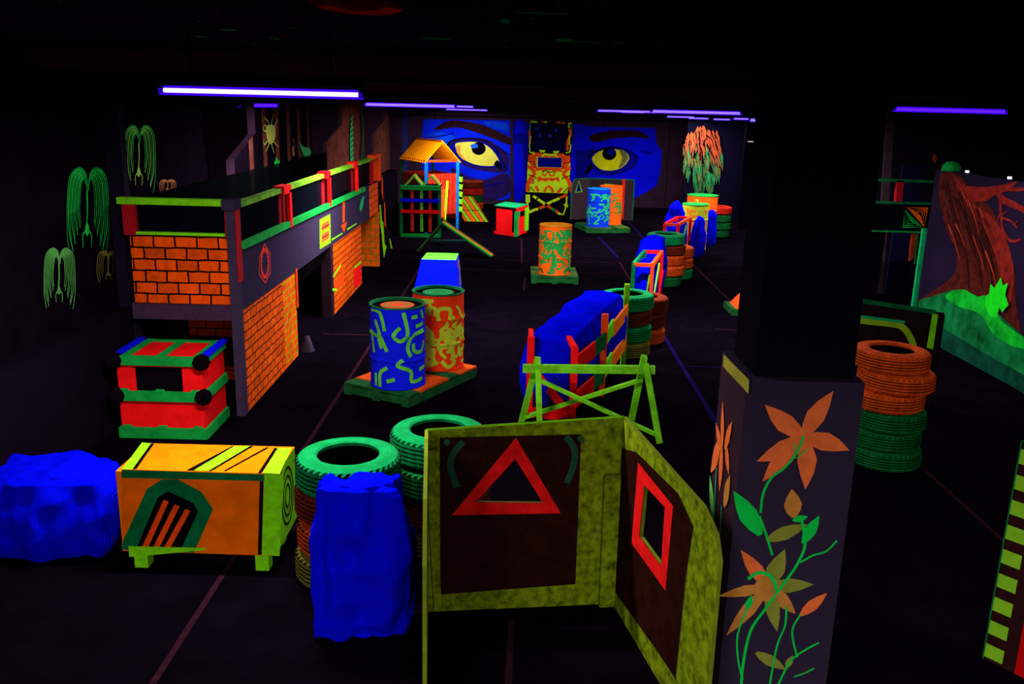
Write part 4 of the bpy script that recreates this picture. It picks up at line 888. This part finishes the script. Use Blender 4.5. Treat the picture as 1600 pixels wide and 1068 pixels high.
# mask panel
t = thing('mask_panel', 'tall lime and orange painted panel with mask face, dark window above and crossed strips below', 'panel', (.87, 26.3, 0)); fr = facY(26.25)
def K(pts): return fr.px([(810+x/6.47, 180+y/6.47) for x, y in pts])
q = MB(); hole = K([(182, 425), (438, 430), (435, 528), (182, 522)])
q.poly(fr, K([(115, 60), (546, 78), (535, 340), (520, 760), (490, 1020), (70, 1000), (88, 480), (105, 300)]), -.08, 0, P('panel_black', (14, 10, 20)), holes=[hole])
q.poly(fr, K([(130, 85), (500, 95), (485, 370), (120, 355)]), None, .002, P('panel_navy_window', (8, 8, 62), var=.8, scale=3))
for x, y in ((190, 140), (215, 200), (320, 208), (380, 150)): q.poly(fr, K(ell(x, y, 17, 20, 14)), None, .004, P('panel_blue_spot', (30, 50, 190)))
def PL(pts, mt, c=.004, mir=False):
    q.poly(fr, K(pts), None, c, mt)
    if mir: q.poly(fr, K([(622-x, y+10) for x, y in pts][::-1]), None, c, mt)
def PS(pts, wd, mt, c=.01, mir=False):
    q.stroke(fr, K(pts), wd, c, mt)
    if mir: q.stroke(fr, K([(622-x, y+10) for x, y in pts]), wd, c, mt)
body = [(95, 470), (150, 380), (250, 400), (380, 400), (460, 395), (525, 480), (520, 600), (498, 790), (85, 775), (88, 600)]
q.poly(fr, K(body), None, .003, LIMEY, holes=[hole])
O2 = P('panel_orange', (250, 84, 16), var=.2)
PL([(100, 400), (170, 395), (182, 520), (150, 540), (100, 470)], O2, .005, True)
q.poly(fr, K([(168, 375), (235, 380), (262, 405), (375, 410), (400, 385), (455, 385), (462, 545), (395, 560), (230, 555), (160, 540)]), None, .006, O2, holes=[K([(180, 423), (440, 428), (437, 530), (180, 524)])])
PS([(190, 420), (190, 525)], .03, LIMEY, .009); PS([(235, 415), (262, 392), (300, 400), (375, 400), (392, 420)], .06, LIMEY, .009)
PS([(92, 520), (130, 530), (165, 590), (120, 640), (95, 700), (90, 770)], .11, O2, .007, True)
PS([(160, 560), (230, 545), (262, 575)], .05, O2, .008, True)
PL([(190, 640), (205, 610), (245, 632), (375, 632), (405, 615), (418, 680), (375, 650), (345, 670), (310, 655), (270, 670), (240, 655), (195, 675)], O2, .008)
PS([(240, 590), (270, 612), (300, 575), (330, 612), (370, 600)], .05, O2, .009)
PS([(262, 775), (280, 735), (308, 715), (335, 735), (352, 780)], .07, O2, .009); PS([(205, 770), (175, 715)], .08, O2, .009); PS([(395, 785), (440, 735)], .08, O2, .009)
PS([(105, 770), (120, 720), (165, 770)], .025, INK, .011, True); PS([(100, 600), (170, 620), (180, 640)], .025, INK, .011, True); PS([(250, 575), (268, 550), (300, 572), (345, 575), (368, 553)], .025, INK, .011)
PL([(130, 650), (162, 630), (160, 695), (128, 690)], P('panel_tan', (200, 120, 60)), .012); PS([(100, 465), (160, 470), (170, 530)], .02, INK, .011, True)
PL([(205, 350), (275, 352), (262, 375), (225, 375)], LIMEY, .008, True); PS([(120, 65), (190, 68)], .05, LIMEY, .006)
PS([(120, 70), (118, 150)], .04, GRN, .006); PS([(112, 150), (118, 290)], .05, O2, .006); PS([(125, 210), (110, 300), (118, 355)], .03, LIMEY, .008); PS([(108, 360), (130, 380), (160, 375)], .04, LIMEY, .008)
PS([(538, 80), (512, 80), (510, 130)], .05, LIMEY, .006); PS([(515, 140), (530, 200), (500, 250), (495, 355)], .07, O2, .006); PS([(515, 200), (515, 290), (530, 300), (520, 370), (480, 380)], .035, LIMEY, .008); PS([(540, 85), (535, 180)], .025, GRN, .007)
PS([(230, 68), (245, 68)], .05, O2, .006); PS([(255, 70), (290, 70)], .04, LIMEY, .006); PS([(390, 73), (420, 75)], .05, O2, .006); PS([(430, 76), (475, 78)], .04, O2, .006)
q.poly(fr, K([(105, 785), (490, 795), (480, 1010), (95, 990)]), None, .013, P('panel_black', (1, 1, 1)))
for a, b, mt in [((150, 815), (200, 850), LIMEY), ((180, 840), (195, 850), O2), ((200, 850), (290, 910), LIMEY), ((290, 905), (335, 945), O2), ((335, 940), (375, 965), GRN), ((370, 955), (400, 985), O2), ((400, 985), (450, 1018), LIMEY), ((490, 800), (420, 835), O2), ((415, 838), (340, 870), LIMEY), ((345, 868), (270, 905), LIMEY), ((290, 905), (210, 940), O2), ((200, 942), (170, 955), LIMEY), ((170, 950), (108, 980), LIMEY)]:
    PS([a, b], .075, mt, .015)
PS([(108, 980), (92, 900), (100, 800)], .05, LIMEY, .016); PS([(95, 800), (95, 880)], .13, LIMEY, .015); PS([(450, 1018), (475, 940), (490, 880)], .04, LIMEY, .016); PS([(475, 890), (488, 930)], .1, LIMEY, .015); PS([(488, 820), (485, 890)], .05, LIMEY, .017)
q.build('painted_board', t)
for x in (.4, 1.38): q = MB(); q.box(x, x+.05, 26.33, 26.75, 0, .05, BLACK); q.beam((x+.025, 26.72, .03), (x+.025, 26.36, 1.4), .04, .04, BLACK); q.build('rear_strut', t)
# barricade far right of it
t = thing('barricade', 'low charcoal barricade with rounded corners, triangle and square holes, red stripe', 'barricade', (2.3, 25.3, 0))
BRD = P('charcoal_board', (56, 44, 50), var=.3, scale=20); E1 = P('barricade_green_edge', (24, 110, 64), var=.3)
A1, A2, A3 = V((1.50, 25.15, 0)), V((1.98, 25.5, 0)), V((3.26, 25.3, 0))
fr = Fr(A1, A2-A1, (0, 0, 1)); L = (A2-A1).length; H = 1.14; q = MB()
tri = fr.px([(904.5, 284), (908, 298), (900.5, 299)]); q.poly(fr, [(0, 0), (L, 0), (L, H), (.12, H-.02), (.03, H-.1), (0, H-.22)], -.03, 0, BRD, holes=[tri], side=E1)
q.stroke(fr, fr.px([(904.5, 282), (909, 299.5), (899, 300.5)]), .04, .003, SPL, closed=True); q.stroke(fr, [(.01, 0), (.01, H-.22), (.1, H-.02), (L, H-.01)], .025, .004, E1); q.build('side_leaf', t)
fr = Fr(A2, A3-A2, (0, 0, 1)); L = (A3-A2).length; q = MB()
sq = fr.px([(946.5, 289), (956.5, 290), (955.5, 298.5), (946, 298)]); q.poly(fr, [(0, 0), (L, 0), (L, H-.04), (L-.06, H), (0, H)], -.03, 0, BRD, holes=[sq], side=E1)
q.stroke(fr, fr.px([(945, 287.5), (958, 288.5), (957, 300), (944.5, 299.5)]), .035, .003, SPL, closed=True); q.stroke(fr, [(0, H-.015), (L-.05, H-.015), (L-.015, H-.06), (L-.015, 0)], .03, .004, E1); q.stroke(fr, [(0.01, 0), (0.01, H)], .02, .005, E1)
q.stroke(fr, fr.px([(975, 280), (971.5, 342)]), .085, .006, P('barricade_red', (245, 46, 24))); q.build('main_leaf', t)
# ------------------------------------------------------------------ playhouse
t = thing('playhouse', 'slatted playhouse with orange gable roof, red plank walls and green posts', 'playhouse', (-2.3, 22.6, 0))
g = V((.87, .49, 0)); d = V((-.49, .87, 0)); A = V((-2.2, 21.75, 0)); Gw, Gl = .84, 1.5
q = MB()
def pole(a, mt, h=1.72): q = MB(); q.beam(a, V(a)+V((0, 0, h)), .07, .07, mt); q.build('corner_post', t)
pole(A, CYAN); pole(A+g*Gw, CYAN); pole(A+d*Gl, DGRN); pole(A+g*Gw+d*Gl, DGRN)
E0 = V((0, 0, 1.72)); R0 = V((0, 0, 2.18)); mid = g*Gw/2
for side in (0, 1):
    q = MB(); n = 12
    for i in range(n):
        s = d*(Gl*i/(n-1)); e = A+s+E0+(g*(Gw+.06) if side else -g*.06); r = A+s+mid+R0; q.beam(e-V((0, 0, .04)), r, .075, .03, P('roof_amber', (255, 150, 4), var=.25))
    q.build('roof_slope', t)
q = MB(); q.beam(A+E0-g*.04, A+g*(Gw+.04)+E0, .05, .05, DORG); q.beam(A+E0, A+d*Gl+E0, .05, .04, DORG); q.beam(A+mid+R0, A+mid+d*Gl+R0, .05, .05, ORG2); q.build('eaves_beam', t)
RP = P('red_planks', (225, 52, 28), var=.5, scale=6)
def planks(a, b, z0, z1, n, nm='plank_wall', mt=RP):
    q = MB(); a, b = V(a), V(b); dd = (b-a)/n; nn = V((-dd.y, dd.x, 0)).normalized()*.012
    for i in range(n):
        p_, r_ = a+dd*(i+.05), a+dd*(i+.95); q.hexa([p_+nn+V((0, 0, z0)), r_+nn+V((0, 0, z0)), r_-nn+V((0, 0, z0)), p_-nn+V((0, 0, z0)), p_+nn+V((0, 0, z1)), r_+nn+V((0, 0, z1)), r_-nn+V((0, 0, z1)), p_-nn+V((0, 0, z1))], mt)
    q.build(nm, t)
planks(A+g*.05, A+g*(Gw-.03), .45, 1.42, 7); planks(A+d*Gl, A+d*.05, .3, 1.38, 10); planks(A+g*Gw, A+g*Gw+d*Gl, .3, 1.4, 10); planks(A+d*Gl, A+d*Gl+g*Gw, .2, 1.38, 6)
q = MB(); q.beam(A+g*(Gw+.04)+V((.03, -.02, .1)), A+g*(Gw+.04)+V((.03, -.02, 1.4)), .1, .02, BLACK)
for i in range(5): q.beam(A+g*(Gw+.04)+V((.03, -.035, .5+.18*i)), A+g*(Gw+.06)+V((.03, -.035, .62+.18*i)), .09, .01, LIME)
q.build('striped_post', t)
t = thing('climbing_frame', 'low green climbing frame with blue and red rails in front of the playhouse', 'frame', (-2.28, 21.2, 0))
for x, mt in ((-2.72, DGRN), (-1.82, DGRN)): q = MB(); q.beam((x, 21.1, 0), (x, 21.1, 1.18), .07, .07, mt); q.build('post', t)
for z, mt, nm in ((1.15, GRN, 'top_rail'), (.86, BLUE, 'blue_rail'), (.6, RED, 'red_rail'), (.04, GRN, 'bottom_rail')): q = MB(); q.beam((-2.72, 21.05, z), (-1.82, 21.05, z), .05, .08 if z < 1 else .1, mt); q.build(nm, t)
for x0 in (-2.62, -2.2):
    q = MB()
    for i in range(3):
        y = 21.1+.2*i; q.beam((x0, y, 1.2), (x0+.19, y, 1.42), .06, .03, P('gable_lime', (110, 200, 50), var=.5)); q.beam((x0+.38, y, 1.2), (x0+.19, y, 1.42), .06, .03, GRN if i != 1 else ORG)
    q.box(x0, x0+.4, 21.1, 21.6, 1.17, 1.2, BLACK); q.build('small_gable', t)
t_ = t
for i, x in enumerate((-2.5, -2.28, -2.08)):
    q = MB(); q.box(x, x+.07, 21.12, 21.15, .12, 1.12, (RP, SPL, RP)[i]); q.build('upright_slat', t)
q = MB(); q.box(-2.7, -1.84, 21.16, 21.18, .1, 1.12, INK); q.build('back_board', t)
q = MB(); q.beam((-1.72, 21.05, 1.12), (-1.64, 19.9, .6), .08, .04, DORG); q.beam((-1.64, 21.15, 1.3), (-1.6, 19.9, .55), .05, .05, LIME); solo(q, 'leaning_plank', 'orange and lime planks sloping from the climbing frame down to the plank tent', 'plank')
# striped leaning board
q = MB(); a, b, c, dd = V((-1.40, 24.2, 0)), V((-.76, 24.2, 0)), V((-1.22, 24.5, .64)), V((-1.90, 24.5, .64))
fr = Fr(a, b-a, dd-a); pts = [((p_-a).dot(fr.u), (p_-a).dot(fr.v)) for p_ in (a, b, c, dd)]
q.poly(fr, pts, -.03, 0, P('stripe_orange', (238, 104, 36), var=.4)); H2 = pts[2][1]
for x in (.08, .32, .54):
    lean = (pts[3][0])/H2
    q.poly(fr, [(x, 0), (x+.09, 0), (x+.09+lean*H2, H2), (x+lean*H2, H2)], None, .003, LIME)
    for e in (x, x+.09): q.stroke(fr, [(e, 0), (e+lean*H2, H2)], .012, .005, INK)
q.stroke(fr, [(pts[3][0]*.45, H2*.45), (pts[3][0]*.45+.6, H2*.45)], .015, .006, INK)
q.box(-1.6, -1.2, 24.6, 24.9, .0, .3, BLACK); solo(q, 'leaning_board', 'board with slanted orange and lime stripes leaning beside the playhouse', 'board')
# plank tent
t = thing('plank_tent', 'low A-shaped plank tent of dark green and orange boards on the floor', 'tent', (-1.3, 19.2, 0))
DGB = P('dull_green_board', (20, 42, 26), var=.5); DLB = P('dull_lime_board', (60, 100, 40), var=.5)
for nm, foot, cols in (('left_slope', (-2.07, 18.65), (DGB, DLB, DGB)), ('right_slope', (-.50, 18.3), (DGRN, DORG, DGB))):
    q = MB()
    for i in range(3):
        o_ = V((0, .14*i, 0)); q.beam(V((foot[0], foot[1], .03))+o_, V((-1.56, 18.9, .62))+o_, .12, .03, cols[i])
        q.beam(V((foot[0], foot[1]-.065, .06))+o_, V((-1.56, 18.83, .65))+o_, .02, .02, (LIME, DORG, DGRN)[i] if foot[0] > -1 else DLB)
    q.build(nm, t)
q = MB(); q.beam((-1.85, 19.0, .22), (-.95, 19.0, .24), .25, .03, P('dark_teal_shelf', (16, 50, 50))); q.build('cross_board', t)
# ------------------------------------------------------------------ right side: far platform, barrier, crate, striped board
t = thing('raised_walkway', 'dark raised walkway right of the pillar with green rails and spiral triangle sign', 'walkway', (5.1, 13, 0)); fr = facY(12.9)
def RR(x0, y0, x1, y1, mt, nm, dep=.06, pts=None):
    q = MB(); q.poly(fr, fr.px(pts or [(x0, y0), (x1, y0), (x1, y1), (x0, y1)]), -dep, 0, mt); q.build(nm, t)
RR(0, 0, 0, 0, DGRN, 'top_rail', .08, [(1335, 278), (1462, 282), (1462, 286), (1335, 282)]); RR(0, 0, 0, 0, DGRN, 'lower_rail', .08, [(1335, 314), (1462, 317), (1462, 320), (1335, 317)])
RR(0, 0, 0, 0, DRED, 'post', .08, [(1402, 282), (1413, 282), (1409, 315), (1400, 315)])
q = MB(); q.poly(fr, fr.px([(1335, 318), (1462, 321), (1455, 360), (1335, 357)]), -.04, 0, BLACK)
for tri, mt in (([(1414, 329), (1411, 355), (1440, 355)], GRN), ([(1419, 324), (1449, 325), (1444, 353)], ORG)):
    T3 = [V(p) for p in fr.px(tri)]; ce = sum(T3, V((0, 0)))/3
    for k in (1, .68, .36): q.stroke(fr, [tuple(ce+(p_-ce)*k) for p_ in T3], .028, .004, mt, closed=True)
q.build('fascia_panel', t)
RR(0, 0, 0, 0, GRN, 'lower_trim', .05, [(1335, 359), (1447, 362), (1447, 364), (1335, 361)])
q = MB(); a = fr.px([(1446, 356)])[0]; q.beam((a[0]-.03, 12.86, 0), (a[0]-.03, 12.86, a[1]), .06, .05, MINT); q.build('green_post', t)
RR(0, 0, 0, 0, P('deep_rust_post', (150, 44, 16), var=.4), 'rear_post', .04, [(1425, 365), (1432, 365), (1428, 402), (1421, 408)]); RR(0, 0, 0, 0, DGRN, 'thin_green_strip', .02, [(1433, 364), (1435, 364), (1430, 412), (1428, 412)])
q = MB(); q.poly(fr, fr.px([(1335, 357), (1450, 362), (1420, 560), (1300, 560)]), -1.5, -1.46, BLACK); q.build('back_board', t)
q = MB(); fr = facY(15.5); q.poly(fr, fr.px([(1388, 160), (1400, 160), (1378, 478), (1366, 478)]), -.05, 0, P('grey_curtain', (88, 66, 70), var=.4)); solo(q, 'curtain', 'narrow grey curtain hanging behind the dark right walkway', 'curtain')
q = MB(); q.poly(fr, fr.px([(1411, 258), (1446, 260), (1414, 478), (1380, 476)]), -.05, 0, P('navy_screen_cloth', (22, 20, 60), var=.3)); solo(q, 'cloth_panel', 'dark navy cloth panel above the rail of the right walkway', 'cloth')
q = MB(); q.tube([(5.2, 15.4, 3.46), (5.2, 15.4, 2.9), (5.16, 15.4, 2.7), (5.05, 15.4, 2.5), (5.0, 15.4, 2.2)], .012, P('pale_cable', (120, 90, 80))); solo(q, 'cable', 'pale cable hanging above the right walkway rail', 'cable')
q = MB(); fr = facY(16.0); q.poly(fr, fr.px(smoothp([(1460, 241), (1464, 245), (1462, 254), (1458, 250)])), -.02, 0, P('orange_blob', (190, 80, 20))); q.v = q.v; solo(q, 'wall_mask', 'tiny orange oval shape high behind the right walkway', 'ornament')
# barrier
t = thing('barrier_board', 'dark barrier with lime edge stripe and curved lime line behind the right tyre stack', 'barrier', (4.1, 9.6, 0))
A, B2 = V((3.2, 10.3, 0)), V((4.55, 9.3, 0)); fr = Fr(A, B2-A, (0, 0, 1)); L = (B2-A).length; q = MB()
q.poly(fr, [(0, 0), (L, 0), (L, 1.03), (0, 1.03)], -.04, 0, P('barrier_brown_black', (34, 16, 18), var=.5))
q.poly(fr, fr.px([(1300, 459), (1463, 484), (1462, 491), (1300, 466)]), None, .003, DGRN)
q.poly(fr, fr.px([(1457, 490), (1466, 491), (1458, 545), (1448, 543)]), None, .004, LIME)
q.stroke(fr, fr.px(smoothp([(1300, 492), (1350, 501), (1395, 506), (1412, 512), (1424, 530), (1430, 550)], False, 4)), .07, .005, P('barrier_lime', (140, 190, 30))); q.stroke(fr, fr.px([(1345, 494), (1414, 503)]), .03, .006, MINT)
q.poly(fr, fr.px([(1337, 557), (1346, 565), (1336, 571), (1340, 564)]), None, .006, LIME); q.build('board', t)
q = MB(); q.beam(B2+V((0, .06, 0)), B2+V((0, .06, 1.0)), .06, .06, BLACK); q.build('support_post', t)
q = MB(); q.hexa([(3.35, 13.5, 0), (4.1, 13.4, 0), (4.1, 14.0, 0), (3.35, 14.1, 0), (3.35, 13.5, .1), (4.1, 13.4, .1), (4.1, 14.0, .1), (3.35, 14.1, .1)], PG)
q.hexa([(3.42, 13.52, .1), (4.05, 13.45, .1), (4.05, 13.95, .1), (3.42, 14.0, .1), (3.72, 13.52, .42), (4.05, 13.45, .42), (4.05, 13.95, .42), (3.72, 14.0, .42)], DORG)
solo(q, 'sloped_block', 'orange sloped block on a green base half hidden behind the pillar', 'block')
t = thing('striped_board', 'tall board with lime blocks and a red field at the right edge', 'board', (2.95, 4.3, 0)); A, B2 = V((2.78, 4.61, 0)), V((3.25, 4.0, 0)); fr = Fr(A, B2-A, (0, 0, 1)); L = (B2-A).length
q = MB(); q.poly(fr, [(0, 0), (L, 0), (L, 1.35), (0, 1.35)], -.02, 0, P('board_brown_black', (44, 18, 16)), side=DGRN)
for i in range(9): q.rect(fr, .005, .11, .02+.15*i, .02+.15*i+.085, .003, P('board_lime', (130, 200, 34), var=.2))
q.rect(fr, .18, L-.02, .0, 1.2, .003, P('board_red', (190, 10, 10), var=.2)); q.stroke(fr, [(.003, 0), (.003, 1.35)], .008, .004, DGRN)
q.build('board', t)
q = MB(); q.beam(A+V((.2, -.2, 0))+V((.06, .05, 0)), A+V((.26, -.15, 1.3)), .04, .04, BLACK); q.build('rear_strut', t)
q = MB(); q.tube(smoothp([(-2.6, 6.0, 3.46), (-2.72, 6.0, 3.38), (-2.85, 6.0, 3.28), (-3.1, 6.02, 3.23), (-3.5, 6.05, 3.24)], False, 4), .008, P('dim_grey_cable', (48, 36, 48))); solo(q, 'cable', 'thin dim cable looping down from the ceiling at upper left', 'cable')
q = MB(); q.box(-3.0, -2.75, 27.4, 27.6, 2.72, 2.95, BLACK); q.beam((-2.88, 27.5, 2.95), (-2.88, 27.5, 3.46), .03, .03, BLACK); solo(q, 'speaker', 'small black box speaker hanging at the upper left of the left eye', 'speaker')
for o in list(bpy.data.objects):
    if '_o' in o: del o['_o']
